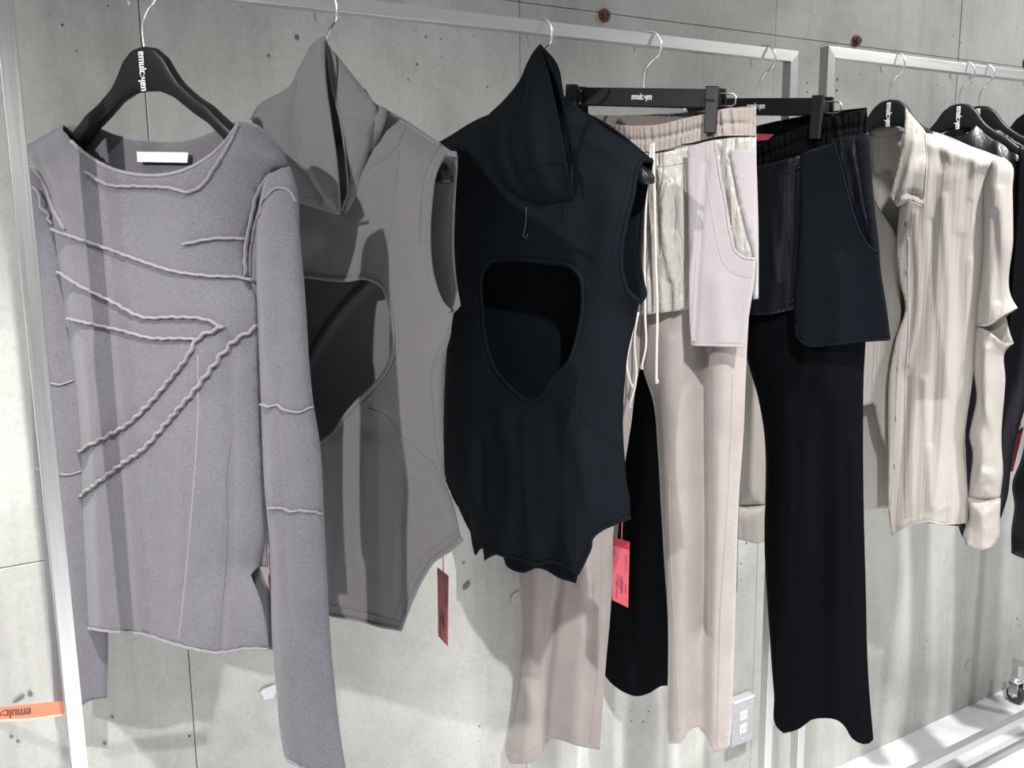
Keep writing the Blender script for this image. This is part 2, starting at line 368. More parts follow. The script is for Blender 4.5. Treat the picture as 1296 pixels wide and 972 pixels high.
def blob(name, c, rx, rz, mat, depth, seed, n=11, rot=0, wall_y=WALL_Y):
    g = np.random.default_rng(seed); mb = MB(); ring = []
    for k in range(n):
        th = 2 * math.pi * k / n; r = g.uniform(.65, 1.1); x, z = rx * r * math.cos(th), rz * r * math.sin(th)
        ring.append((c[0] + x * math.cos(rot) - z * math.sin(rot), c[2] + x * math.sin(rot) + z * math.cos(rot)))
    vs = [(x, wall_y - .0022, z) for x, z in ring] + [(c[0] + (x - c[0]) * .5, wall_y - .0022 - depth, c[2] + (z - c[2]) * .5) for x, z in ring] + [(c[0], wall_y - .0022 - depth * .6, c[2])]
    fs = [(k, (k + 1) % n, n + (k + 1) % n, n + k) for k in range(n)] + [(n + k, n + (k + 1) % n, 2 * n) for k in range(n)]
    o = mb.add(vs, fs).build(name, mat, wall, smooth=False); return o
for i, (px, py, rx, rz, rot) in enumerate([(590, 741, .010, .006, .8), (586, 712, .004, .002, 0), (24, 883, .011, .0035, .5), (38, 877, .004, .006, .2), (14, 931, .0025, .0035, .6), (22, 937, .0025, .0035, .6),
                                           (142, 907, .002, .003, 0), (132, 940, .003, .003, 0), (505, 740, .0018, .003, 0), (455, 752, .0015, .005, 0), (375, 47, .004, .005, 0), (339, 70, .003, .003, 0), (616, 110, .002, .003, 0), (538, 47, .002, .003, 0)]):
    blob('chip', on_y(px, py, WALL_Y), rx, rz, CHIP, .0006, i, rot=rot)
blob('filler_patch', on_y(341, 876, WALL_Y), .016, .014, PATCH, .0006, 91)
for px, py in [(1225, 841), (941, 935), (653, 756)]:
    c = on_y(px, py, WALL_Y); MB().cyl((c[0], WALL_Y - .0016, c[2]), (0, 1, 0), .012, .002, 24).build('tie_hole_plug', CONC, wall)
for i, (px, py) in enumerate([(764, 20), (1083, 52), (1297, 80)]):
    c = on_y(px, py, WALL_Y)
    r = empty('wall_bolt', (c[0], WALL_Y - .002, c[2]))
    MB().cyl((0, -.001, 0), (0, 1, 0), .0125, .004, 20).build('washer', RUST, r)
    MB().cyl((0, -.006, 0), (0, 1, 0), .0085, .008, 6).build('bolt_head', RUST, r, bevel=.001)
    m = MB(); m.box((-.005, -.0108, -.001), (.005, -.0095, .001)); m.box((-.001, -.0108, -.005), (.001, -.0095, .005)); m.build('cross_slot', DARK, r)
    tag(r, ['rusty wall bolt above the beige trousers hanger', 'rusty wall bolt above the gap between the two racks', 'rusty wall bolt at the right edge, above the black shirts'][i], 'bolt', 'rusty bolts in the concrete wall')

# outlet on the wall
r = empty('wall_outlet', (1.548, WALL_Y - .002, .205)); tag(r, 'grey two-socket wall outlet beside the beige trouser hem', 'outlet')
MB().box((-.035, -.022, 0), (.035, 0, .117)).build('cover_plate', PLASTIC, r, bevel=.002)
MB().box((-.034, -.0235, .111), (.034, -.0215, .1162)).build('cover_lip', SOCK, r, bevel=.001)
for z in (.062, .028):
    s = MB().box((-.011, -.0235, z), (.011, -.021, z + .023)).build('socket', SOCK, r, bevel=.0008)
    for x in (-.0055, .0045): MB().box((x, -.0238, z + .008), (x + .0013, -.0233, z + .0155)).build('slot', DARK, s)
MB().cyl((0, -.0222, .013), (0, 1, 0), .002, .002, 12).build('screw', CHROME, r)

# ------------------------------------------------------------------ racks
def mitre(a, b, t, c0, c1):
    """square bar between a and b along x or z, ends mitred by c0/c1 in the x-z plane"""
def rack(name, x0, x1, ztop, t, label):
    R_ = empty(name, ((x0 + x1) / 2, 1.25, 0)); xm = (x0 + x1) / 2; h = t / 2; y0, y1 = -h, h
    a, b = x0 - xm - h, x1 - xm + h; zf = .145
    MB().hexa([(a + t, y0, ztop - t), (b - t, y0, ztop - t), (b - t, y1, ztop - t), (a + t, y1, ztop - t), (a, y0, ztop), (b, y0, ztop), (b, y1, ztop), (a, y1, ztop)]).build('rail', STEEL_H, R_, bevel=.0008)
    MB().hexa([(a, y0, zf), (a + t, y0, zf), (a + t, y1, zf), (a, y1, zf), (a, y0, ztop), (a + t, y0, ztop - t), (a + t, y1, ztop - t), (a, y1, ztop)]).build('post', STEEL_V, R_, bevel=.0008)
    MB().hexa([(b - t, y0, zf), (b, y0, zf), (b, y1, zf), (b - t, y1, zf), (b - t, y0, ztop - t), (b, y0, ztop), (b, y1, ztop), (b - t, y1, ztop - t)]).build('post', STEEL_V, R_, bevel=.0008)
    MB().box((a + t, y0, zf - t), (b - t, y1, zf)).build('stretcher', STEEL_H, R_, bevel=.0008)
    for e in (a, b - t):
        fb = MB().box((e, -.2, zf - t), (e + t, .2, zf)); fb.box((e, -.2, .082), (e + t, -.2 + t, zf - t)); fb.box((e, .2 - t, .082), (e + t, .2, zf - t))
        fb.build('foot_bar', STEEL_H, R_, bevel=.0008)
        for yy in (-.2 + h, .2 - h):
            x = e + h
            c = MB().cyl((x, yy, .077), (0, 0, 1), .013, .010, 20); c.cyl((x, yy, .070), (0, 0, 1), .018, .006, 20)
            c.box((x - .017, yy - .016, .026), (x - .014, yy + .012, .069)); c.box((x + .014, yy - .016, .026), (x + .017, yy + .012, .069)); c.box((x - .017, yy - .014, .064), (x + .017, yy + .014, .068))
            co = c.build('caster', CHROME, R_, bevel=.0006)
            wl = MB().cyl((x, yy - .004, .027), (1, 0, 0), .027, .020, 28); wl.build('wheel', RUBBER, co, bevel=.004)
            MB().cyl((x, yy - .004, .027), (1, 0, 0), .006, .037, 14).build('axle', CHROME, co)
    return tag(R_, label, 'clothes rack', 'steel clothes racks')
rack('clothes_rack', .101, 1.376, 1.747, .0195, 'brushed steel clothes rack in front, holding the mauve and black tops and trousers')
rack('clothes_rack', 1.475, 2.652, 1.763, .0205, 'brushed steel clothes rack at right, holding the cream shirt')
RAIL_Z, RAIL2_Z = 1.737, 1.753

# ------------------------------------------------------------------ hangers
def hook_path(rz, zb, r=.024):
    """stem from the hanger head, up and round over the rail (all in the hanger's plane)"""
    cz = rz - .0085; p = []
    p += [(0, 0, zb), (0, 0, cz - r - .012), (.001, 0, cz - r - .009), (.004, 0, cz - r - .004), (.0115, 0, cz - r + .004)]
    for k in range(0, 21):
        th = math.radians(-42 + k * (258 / 20)); p.append((r * math.cos(th), 0, cz + r * math.sin(th)))
    return p
def smooth_path(p, n=60):
    q, _ = hermite([(a[0], a[2]) for a in p], False, .002); return [(x, 0, z) for x, z in q]
def add_hook(root, rz, ztop, zb):
    MB().tube([(x, y, z - zb) for x, y, z in smooth_path(hook_path(rz, ztop - .012))], .0020, n=10).build('hook', CHROME, root, smooth=True)
TOPC = [(0, 0), (.018, -.003), (.034, -.015), (.044, -.031), (.055, -.045), (.078, -.063), (.11, -.081), (.145, -.097), (.175, -.111), (.198, -.124), (.212, -.138)]
BOTC = [(0, -.053), (.02, -.054), (.045, -.063), (.075, -.083), (.112, -.104), (.145, -.122), (.175, -.138), (.2, -.150), (.212, -.148)]
def top_hanger(pl, rz, head, label, width=.205, text=True, steep=True, cut=.212):
    r = empty('coat_hanger', (pl.x, pl.y, head - .15), -pl.a); k = width / .212
    us = np.concatenate([-np.linspace(cut, 0, 34), np.linspace(0, cut, 34)[1:]]) * .999
    tx, ty = zip(*TOPC); bx, by = zip(*BOTC); vs = []; n = 16; rows = 0
    for u in us:
        a = abs(u); dr = np.interp(a, [0, .10, .145, .212], [0, 0, .014, .026]) if steep else 0.0; t = np.interp(a, tx, ty) - dr; b = np.interp(a, bx, by) - dr * .9; hw = np.interp(a, [0, .06, .12, .19, .205, .212], [.0065, .008, .0115, .0125, .011, .006])
        bend = np.interp(a, [0, .05, .21], [0, 0, .003])            # arms curve forward
        c, hh = (t + b) / 2, (t - b) / 2
        for q in range(n):
            th = 2 * math.pi * q / n; cs, sn = math.cos(th), math.sin(th); e = .45
            y = hw * math.copysign(abs(cs) ** e, cs); z = c + hh * math.copysign(abs(sn) ** e, sn)
            vs.append((u * k, y - bend, z + .15))
        rows += 1
    fs = [(i * n + q, (i + 1) * n + q, (i + 1) * n + (q + 1) % n, i * n + (q + 1) % n) for i in range(rows - 1) for q in range(n)] + [tuple(range(n)), tuple(range((rows - 1) * n, rows * n))[::-1]]
    body = link('hanger_body', vs, fs, BLACKP, r)
    add_hook(r, rz, head, head - .15)
    if text: lettering('lettering', WORD, .046, .0075, lambda s, t, d: (t, -.0078 - d, .15 - .030 - s), WHITE, body)
    return tag(r, label, 'hanger', 'black top hangers')
def clip_hanger(pl, rz, ztop, label, hw=.112, tilt=.09):
    d = pl.w * (-.14 * tilt); r = empty('trouser_hanger', (pl.x + d[0], pl.y + d[1], ztop - .075), -pl.a); r.rotation_euler[1] = tilt; z = .075
    bar = MB().box((-hw, -.007, z - .030), (hw, .007, z)).build('bar', BLACKP, r, bevel=.002)
    lettering('lettering', WORD, .036, .0068, lambda s, t, d: (s, -.0071 - d, z - .015 + t), WHITE, bar)
    add_hook(r, rz, ztop + .004, ztop - .075)
    for s in (-1, 1):
        p = [(s * (hw - .01), 0, z - .006), (s * (hw + .040), 0, z - .006), (s * (hw + .045), 0, z - .010), (s * (hw + .045), 0, z - .021), (s * (hw + .040), 0, z - .025), (s * (hw - .01), 0, z - .025)]
        MB().tube(p, .0014, n=8).build('side_wire', CHROME, r, smooth=True)
        x = s * (hw + .012)
        e = .072 * tilt                                   # the clips hang plumb while the bar leans
        c = MB().hexa([(x + e - .010, -.031, z - .070), (x + e + .010, -.031, z - .070), (x + e + .010, -.025, z - .070), (x + e - .010, -.025, z - .070), (x - .011, -.024, z + .003), (x + .011, -.024, z + .003), (x + .011, -.016, z + .003), (x - .011, -.016, z + .003)])
        c.hexa([(x + e - .010, .017, z - .050), (x + e + .010, .017, z - .050), (x + e + .010, .024, z - .050), (x + e - .010, .024, z - .050), (x - .011, .010, z + .003), (x + .011, .010, z + .003), (x + .011, .017, z + .003), (x - .011, .017, z + .003)])
        c.box((x - .008, -.018, z - .027), (x + .008, .012, z - .004))
        c.cyl((x, -.022, z - .020), (1, 0, 0), .005, .02, 12)
        c.build('clip', BLACKP, r, bevel=.002)
    return tag(r, label, 'hanger', 'black clip hangers')

G1 = Plane(.251, 55, .70); G2 = Plane(.485, 72, .85); G3 = Plane(.827, 70, .86); G4 = Plane(1.04, 62, .45); G5 = Plane(1.305, 75, .42)
G1L = Plane(.251, 49, .70, ref=G1); G4L = Plane(1.04, 50, .45, ref=G4); G5L = Plane(1.305, 46, .42, ref=G5); S6 = Plane(1.665, 75, .75); S6L = Plane(1.665, 48, .75, ref=S6); S7 = Plane(1.894, 70, .75); S8 = Plane(1.964, 70, .72); S9 = Plane(2.17, 72, .8)
top_hanger(G1, RAIL_Z, 1.664, 'black curved hanger with white lettering holding the long-sleeved mauve top', cut=.156)
top_hanger(G2, RAIL_Z, 1.645, 'black hanger inside the sleeveless mauve turtleneck, only its right tip showing', .226, steep=False)
top_hanger(G3, RAIL_Z, 1.648, 'black hanger inside the black turtleneck, only its right tip showing', .202, steep=False)
clip_hanger(G4, RAIL_Z, 1.663, 'black clip hanger with white lettering holding the beige trousers')
clip_hanger(G5, RAIL_Z, 1.662, 'black clip hanger with white lettering holding the black trousers')
top_hanger(S6, RAIL2_Z, 1.679, 'black hanger with vertical lettering holding the cream satin shirt', cut=.17)
top_hanger(S7, RAIL2_Z, 1.683, 'black hanger just behind the cream shirt, second on the right rack')
top_hanger(S8, RAIL2_Z, 1.682, 'black hanger with silver edge, third on the right rack', .215)
top_hanger(S9, RAIL2_Z, 1.680, 'black hanger half cut off at the right picture edge', .21)

# ------------------------------------------------------------------ mauve long-sleeved top
g = G1.root('long_sleeve_top'); tag(g, 'mauve long-sleeved knit top with raised wavy seams, nearest the left post', 'top')
back1 = cloth('back_panel', G1, g, MAUVE1, [(80, 158, 'o'), (117, 161, 'o'), (146, 172, 'o'), (177, 178, 'o'), (210, 180, 'o'), (244, 177, 'o'), (272, 166, 'o'), (302, 154), (340, 170), (352, 210), (330, 300), (331, 500), (335, 640), (339, 718, 'o'), (328, 717, 'o'), (344, 760, 'o'), (346, 822, 'o'), (225, 808, 'o'), (112, 792), (107, 720), (102, 565), (85, 400), (68, 285), (45, 205)], 0, .016, .09, side=-1, folds=[([(250, 600), (255, 800)], .02, .006), ([(45, 192), (80, 172)], .02, -.010), ([(302, 168), (325, 172), (345, 200)], .02, -.010)])
front1 = cloth('front_panel', G1, g, MAUVE1, [(80, 158, 'o'), (90, 178, 'o'), (112, 197, 'o'), (143, 214, 'o'), (183, 222, 'o'), (221, 219, 'o'), (251, 207, 'o'), (278, 187, 'o'), (295, 166, 'o'), (302, 154, 'c'), (320, 156), (340, 170), (357, 190), (366, 210, 'c'), (340, 224), (322, 262), (311, 310), (312, 350), (326, 380), (329, 420), (330, 520), (334, 620), (334, 690), (328, 716, 'oc'), (316, 728, 'oc'), (324, 745, 'o'), (331, 765, 'o'), (337, 795, 'o'), (340, 821, 'oc'), (310, 821, 'o'), (276, 826, 'o'), (250, 822, 'o'), (222, 815, 'o'), (180, 802, 'o'), (140, 799, 'o'), (110, 795, 'c'), (107, 720), (104, 650), (102, 565), (95, 480), (85, 400), (74, 325), (68, 285), (58, 235), (34, 207), (31, 186)], 0, .03, .085,
    folds=[([(285, 430), (290, 610), (281, 820)], .006, -.005), ([(310, 470), (318, 700)], .016, .008), ([(250, 450), (236, 700), (230, 810)], .02, .004), ([(120, 450), (130, 640), (135, 795)], .02, .005), ([(190, 560), (200, 800)], .03, .004), ([(60, 190), (80, 250)], .012, .004), ([(45, 192), (80, 172)], .02, .012), ([(302, 168), (325, 172), (350, 200)], .02, .012)], dr=drape(3, .0022, 7), res=.0065)
left1 = cloth('sleeve', G1L, g, MAUVE1, [(31, 186), (34, 207), (45, 215), (58, 235), (70, 285), (80, 330), (93, 400), (106, 480), (116, 560), (126, 650), (132, 720), (136, 802), (135, 883, 'oc'), (112, 887, 'o'), (98, 898, 'o'), (84, 903, 'o'), (70, 897), (68, 870), (64, 800), (55, 700), (46, 620), (41, 540), (38, 450), (33, 350), (29, 260)], -.022, .017, .06, double=True, folds=[([(60, 300), (85, 600), (110, 880)], .010, .004)], dr=drape(5, .0015, 12))
right1 = cloth('sleeve', G1, g, MAUVE1, [(340, 224), (357, 213), (367, 211), (374, 232), (379, 300), (384, 354), (396, 510), (404, 560), (409, 646), (421, 846), (435, 961), (439, 981, 'oc'), (410, 979, 'o'), (385, 973, 'o'), (362, 961), (357, 940), (351, 880), (346, 825), (341, 676), (336, 625), (331, 510), (327, 400), (325, 320), (328, 262)], .034, .021, .06, double=True,
    folds=[([(347, 330), (353, 520), (360, 700), (372, 830), (380, 970)], .006, -.004), ([(368, 260), (385, 560), (400, 800)], .016, .006), ([(398, 700), (412, 840), (422, 960)], .012, -.004)], dr=drape(9, .0018, 14))
for p, s, wv in [([(65, 290), (92, 299), (136, 314), (180, 330), (217, 342), (265, 349), (311, 352), (319, 354)], front1, .0006),
              ([(75, 344), (102, 361), (143, 381), (183, 401), (224, 401), (265, 405), (282, 413)], front1, .0009),
              ([(87, 403), (119, 410), (156, 418), (190, 427), (245, 429), (251, 430)], front1, .0009),
              ([(285, 413), (251, 430), (241, 449), (217, 480), (190, 512), (163, 537), (132, 554), (102, 570)], front1, .0022),
              ([(329, 412), (292, 437), (272, 463), (251, 490), (217, 530), (183, 568), (149, 592), (126, 610), (104, 627)], front1, .0024),
              ([(110, 217), (136, 233), (177, 236), (217, 238), (241, 243), (258, 234), (272, 214), (292, 183), (304, 160)], front1, .0006),
              ([(234, 309), (272, 302), (312, 302)], front1, .0005),
              ([(32, 206), (46, 213), (58, 233), (68, 262), (84, 290)], front1, .0006), ([(36, 232), (48, 244), (58, 262), (67, 284)], front1, .0006),
              ([(366, 214), (343, 222), (328, 244), (319, 278), (312, 316), (312, 350)], front1, .0006)]:
    seam('raised_seam', s, p, MAUVE1S, g, .0022 if wv > .002 else .0018, .0036 if wv > .002 else .0030, .0022, wv, .017)
for p in [[(90, 410), (121, 441), (129, 483), (131, 554)], [(251, 450), (251, 524), (243, 645), (234, 744), (226, 812)], [(296, 440), (294, 524), (286, 609), (287, 650), (283, 744), (277, 825)]]:
    seam('flat_seam', front1, p, MAUVE1S if p[0][0] == 251 else MAUVE1, g, .0011, .0010, .0003, .0003, .01)
for p in [[(90, 178), (112, 197), (143, 214), (183, 222), (221, 219), (251, 207), (278, 187), (295, 166), (302, 155)]]:
    seam('neck_edge', front1, p, MAUVE1S, g, .0022, .0016, .0004, .0003)
seam('hem_edge', front1, [(340, 821), (310, 821), (276, 826), (250, 822), (222, 815), (180, 802), (140, 799), (111, 795)], MAUVE1S, g, .0022, .0018, .0003, .0007, .02)
seam('hem_edge', back1, [(82, 160), (117, 161), (146, 172), (177, 178), (210, 180), (244, 177), (272, 166), (300, 155)], MAUVE1S, g, .0016, .0012)
for p, s in [([(331, 512), (345, 514), (353, 512), (360, 518), (377, 521), (397, 515)], right1), ([(340, 643), (353, 642), (367, 646), (387, 646), (409, 650)], right1), ([(376, 255), (365, 239), (353, 238), (336, 251), (328, 275)], right1), ([(64, 485), (80, 486), (94, 482)], left1), ([(47, 592), (62, 599), (85, 600), (104, 597)], left1)]:
    seam('sleeve_seam', s, p, MAUVE1S, g, .0013, .0022, .0013, .0009, .022)
seam('hem_edge', right1, [(438, 980), (410, 978), (385, 972), (363, 960)], MAUVE1S, g, .002, .002)
pl_n = G1.P([(174, 192), (239, 193), (238, 206), (175, 205)], -.009)
lb = MB(); lb.hexa(list(G1.L(pl_n[[3, 2, 1, 0]], -.009)) + list(G1.L(pl_n[[3, 2, 1, 0]], -.0075))); tag(lb.build('neck_label', LABELW, g), 'blank white neck label')

# ------------------------------------------------------------------ mauve sleeveless turtleneck bodysuit
def trim(surfs, px, mat, parent, a=.0026, b=.0022, **k): return seam('binding', surfs, px, mat, parent, a, b, **k)
g = G2.root('turtleneck_bodysuit'); tag(g, 'sleeveless mauve turtleneck bodysuit with chest cutout, second from left post', 'bodysuit')
hole2 = [(374, 362), (386, 349), (435, 354), (466, 352), (484, 362), (493, 384), (498, 415), (495, 456), (483, 478), (456, 505), (435, 530), (422, 549), (405, 562), (392, 552), (380, 500), (372, 430)]
back2 = cloth('back_panel', G2, g, MAUVE2, [(335, 130, 'o'), (490, 140), (551, 178), (577, 196, 'oc'), (573, 258, 'o'), (572, 325, 'o'), (577, 370, 'o'), (582, 386, 'oc'), (574, 394), (570, 422), (563, 449), (559, 510), (561, 564), (564, 612), (575, 645), (582, 676, 'o'), (548, 712, 'o'), (530, 740, 'o'), (507, 797, 'o'), (458, 786, 'o'), (395, 772, 'o'), (330, 660), (335, 500), (320, 300), (312, 180)], -.002, .028, .08, side=-1, folds=[([(480, 150), (517, 172), (551, 192), (575, 206)], .022, -.012), ([(468, 355), (430, 395), (392, 452), (380, 500)], .006, .004)])
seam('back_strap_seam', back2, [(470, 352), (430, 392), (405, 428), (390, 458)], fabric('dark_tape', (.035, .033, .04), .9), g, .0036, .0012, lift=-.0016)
front2 = cloth('front_panel', G2, g, MAUVE2, [(335, 130, 'o'), (400, 190, 'o'), (460, 170, 'o'), (477, 134, 'c'), (517, 158), (551, 180), (577, 195, 'oc'), (563, 194, 'o'), (552, 215, 'o'), (545, 258, 'o'), (543, 306, 'o'), (545, 335, 'o'), (551, 362, 'o'), (561, 385, 'o'), (570, 394, 'oc'), (574, 396), (570, 422), (563, 449), (559, 510), (561, 564), (564, 612), (572, 636), (580, 664), (584, 682, 'oc'), (565, 698, 'o'), (550, 708, 'o'), (536, 728, 'o'), (522, 757, 'o'), (513, 780, 'o'), (507, 798, 'oc'), (482, 793, 'o'), (458, 786, 'o'), (419, 779, 'o'), (395, 772, 'oc'), (375, 730, 'o'), (330, 660), (335, 500), (320, 300), (312, 180)], .002, .032, .085, holes=[hole2],
    folds=[([(430, 560), (437, 650), (430, 770)], .02, .008), ([(492, 540), (500, 640), (490, 780)], .018, -.006), ([(520, 200), (512, 330), (525, 460)], .03, .005), ([(540, 470), (545, 580), (560, 650)], .012, .005), ([(470, 560), (465, 700)], .012, .005), ([(405, 600), (410, 760)], .012, -.006), ([(480, 146), (517, 172), (551, 194), (566, 206)], .022, .014)], dr=drape(14, .0016, 8), res=.0065)
trim(front2, hole2, MAUVE2, g, .0034, .0020, closed=True)
trim(front2, [(x + (6 if x > 440 else 0), y + (5 if y > 480 else (-4 if y < 370 else 0))) for x, y in hole2], MAUVE2, g, .0010, .0008, closed=True)
trim(front2, [(577, 195), (563, 194), (552, 215), (545, 258), (543, 306), (545, 335), (551, 362), (561, 385), (570, 394)], MAUVE2, g, .0036, .0022)
trim(back2, [(577, 197), (573, 258), (572, 325), (577, 370), (580, 386), (571, 395)], MAUVE2, g, .0036, .0022)
trim(front2, [(584, 682), (565, 698), (550, 708), (536, 728), (522, 757), (513, 780), (507, 797)], MAUVE2, g, .0036, .002)
trim(front2, [(574, 674), (557, 688), (541, 700), (526, 724), (512, 753), (503, 775), (497, 794)], MAUVE2, g, .0010, .001)
trim(front2, [(507, 796), (482, 792), (458, 785), (419, 778), (395, 771)], MAUVE2, g, .003, .002)
trim(front2, [(505, 786), (482, 780), (458, 774), (419, 766)], MAUVE2, g, .0010, .001)
for p in [[(466, 517), (490, 527), (507, 551), (537, 578), (559, 600), (563, 606)], [(506, 190), (497, 272), (488, 330), (486, 358)], [(512, 163), (504, 183), (483, 204), (463, 216)], [(558, 182), (540, 215), (533, 262), (532, 310)], [(566, 425), (556, 450), (552, 510), (554, 560), (560, 620)]]:
    trim(front2, p, MAUVE2, g, .0012, .0011)
# the big folded collar: two leaves meeting at a deep slit, a lining inside and the neck stand round its foot
c2a = cloth('collar_leaf', G2, g, MAUVE2, [(410, 46), (402, 50), (381, 81), (364, 112), (346, 122), (331, 130), (318, 148), (330, 190), (352, 232), (378, 256), (402, 264), (418, 269), (430, 272, 'o'), (429, 240, 'o'), (426, 204, 'o'), (419, 153, 'o'), (412, 102, 'o'), (409, 70, 'o')], .036, .035, .085, folds=[([(366, 112), (372, 170), (390, 250)], .007, -.010), ([(393, 120), (400, 200), (415, 262)], .012, .006), ([(352, 130), (362, 200)], .010, .008)], dr=drape(2, .001, 16), res=.0055)
c2b = cloth('collar_leaf', G2, g, MAUVE2, [(410, 46, 'o'), (414, 90, 'o'), (421, 112, 'o'), (432, 155, 'o'), (438, 212, 'o'), (434, 268, 'oc'), (437, 272), (446, 258), (460, 217), (471, 170), (476, 135), (462, 115), (449, 98), (430, 74), (414, 54)], .034, .028, .06, folds=[([(430, 90), (446, 150), (440, 240)], .014, .005), ([(455, 110), (462, 160)], .010, -.004)], res=.0055)
cloth('collar_lining', G2, g, MAUVE2, [(409, 50, 'o'), (404, 110, 'o'), (412, 180, 'o'), (422, 264, 'o'), (440, 262, 'o'), (446, 200, 'o'), (440, 140, 'o'), (425, 90, 'o')], .018, .002, .08)
cloth('neck_stand', G2, g, MAUVE2, [(462, 112), (476, 132), (490, 138), (489, 150), (482, 170), (470, 195), (461, 216, 'o'), (446, 225, 'o'), (440, 160)], .026, .016, .03, res=.005)
trim(c2a, [(374, 247), (402, 251), (427, 246)], MAUVE2, g, .0008, .0007)
trim(c2a, [(410, 50), (412, 102), (419, 153), (426, 204), (429, 240), (430, 270)], MAUVE2, g, .0013, .0018)
trim(c2b, [(412, 52), (421, 112), (432, 155), (438, 212), (435, 266)], MAUVE2, g, .0013, .0018)
trim(c2b, [(415, 97), (432, 98), (449, 101)], MAUVE2, g, .0008, .0007)

# ------------------------------------------------------------------ black sleeveless turtleneck bodysuit
g = G3.root('turtleneck_bodysuit'); tag(g, 'sleeveless black turtleneck bodysuit with U-shaped chest cutout, third from left post', 'bodysuit')
hole3 = [(611, 345), (610, 388), (615, 432), (626, 466), (646, 490), (663, 505), (673, 509), (685, 502), (697, 483), (721, 456), (732, 422), (738, 374), (735, 351), (724, 338), (692, 332), (650, 328), (620, 330)]
back3 = cloth('back_panel', G3, g, BLK3, [(616, 146, 'o'), (741, 143), (809, 188), (825, 202, 'oc'), (816, 244, 'o'), (811, 289, 'o'), (809, 330, 'o'), (814, 361, 'o'), (816, 374, 'oc'), (809, 384), (803, 410), (795, 443), (790, 487), (788, 538), (791, 589), (793, 612), (797, 640, 'o'), (777, 663, 'o'), (754, 678, 'o'), (740, 708, 'o'), (731, 728, 'o'), (729, 738, 'oc'), (706, 731, 'o'), (692, 722, 'o'), (678, 719, 'o'), (665, 725, 'o'), (652, 723, 'o'), (641, 716, 'o'), (637, 705, 'o'), (628, 702, 'o'), (613, 710, 'oc'), (611, 694, 'o'), (596, 674), (579, 640), (565, 607), (562, 540), (566, 440), (575, 330), (560, 230), (556, 180)], -.003, .026, .08, side=-1, folds=[([(741, 157), (772, 178), (809, 200)], .022, -.012)])
front3 = cloth('front_panel', G3, g, BLK3, [(616, 146, 'o'), (680, 210, 'o'), (725, 190, 'o'), (741, 143, 'c'), (772, 166), (809, 189), (825, 203, 'oc'), (814, 202, 'o'), (808, 212, 'o'), (802, 244, 'o'), (791, 289, 'o'), (786, 325, 'o'), (789, 351, 'o'), (797, 371, 'o'), (809, 381, 'oc'), (803, 410), (795, 443), (790, 487), (788, 538), (791, 589), (793, 612), (797, 634), (798, 654, 'oc'), (777, 662, 'o'), (760, 670, 'o'), (749, 680, 'o'), (747, 692, 'o'), (740, 708, 'o'), (731, 726, 'oc'), (713, 716, 'o'), (698, 711, 'o'), (679, 714, 'o'), (655, 707, 'o'), (636, 703, 'o'), (611, 693, 'oc'), (606, 697, 'o'), (602, 703, 'oc'), (598, 690, 'o'), (596, 674), (590, 655), (579, 640), (565, 607), (562, 540), (566, 440), (575, 330), (560, 230), (556, 180)], .003, .032, .085, holes=[hole3],
    folds=[([(640, 530), (655, 600), (640, 690)], .02, .008), ([(700, 520), (715, 610), (700, 700)], .022, -.006), ([(735, 560), (748, 640)], .012, .006), ([(610, 560), (612, 660)], .010, -.006), ([(780, 240), (765, 360), (760, 470)], .03, .006), ([(668, 540), (676, 690)], .012, .005), ([(741, 157), (772, 178), (809, 202)], .022, .014), ([(575, 185), (605, 166)], .02, .01)], dr=drape(21, .0016, 8), res=.0065)
trim(front3, hole3, BLK3, g, .0036, .0024, closed=True)
trim(front3, [(603, 345), (602, 388), (607, 434), (619, 472), (641, 498), (660, 514), (673, 518), (689, 510), (703, 490), (729, 461), (741, 424), (746, 374), (742, 345)], BLK3, g, .0011, .001)
trim(front3, [(825, 203), (814, 202), (808, 212), (802, 244), (791, 289), (786, 325), (789, 351), (797, 371), (809, 381)], BLK3, g, .0038, .0024)
trim(front3, [(799, 215), (792, 244), (781, 289), (776, 328), (780, 360), (790, 382)], BLK3, g, .0011, .001)
trim(back3, [(825, 203), (816, 244), (811, 289), (809, 330), (814, 361), (816, 374), (809, 383)], BLK3, g, .0036, .0022)
trim(front3, [(798, 654), (777, 662), (760, 670), (749, 680), (747, 692), (740, 708), (731, 726)], BLK3, g, .0038, .0022)
trim(front3, [(796, 644), (775, 652), (755, 660), (743, 671), (740, 686)], BLK3, g, .0011, .001)
trim(front3, [(731, 725), (713, 715), (698, 710), (679, 713), (655, 706), (636, 702), (611, 692)], BLK3, g, .003, .0022)
trim(front3, [(727, 713), (712, 705), (698, 699), (679, 703), (655, 696), (636, 692), (612, 684)], BLK3, g, .0011, .001)
trim(front3, [(707, 486), (731, 510), (741, 530), (760, 547), (786, 568)], BLK3, g, .0016, .0016)
trim(front3, [(569, 459), (598, 446), (612, 443)], BLK3, g, .0014, .0014)
trim(front3, [(565, 607), (578, 634), (590, 650), (597, 674), (602, 700)], BLK3, g, .003, .002)
c3a = cloth('collar_leaf', G3, g, BLK3, [(684, 56), (680, 60), (667, 81), (660, 98), (633, 132), (617, 148), (619, 180), (624, 205), (634, 228), (660, 251), (684, 258), (723, 254, 'oc'), (721, 225, 'o'), (716, 204, 'o'), (710, 170, 'o'), (700, 120, 'o'), (692, 85, 'o')], .036, .034, .08, folds=[([(655, 110), (640, 170), (650, 240)], .012, -.010), ([(675, 110), (680, 170), (690, 240)], .014, .008)], dr=drape(6, .001, 14), res=.0055)
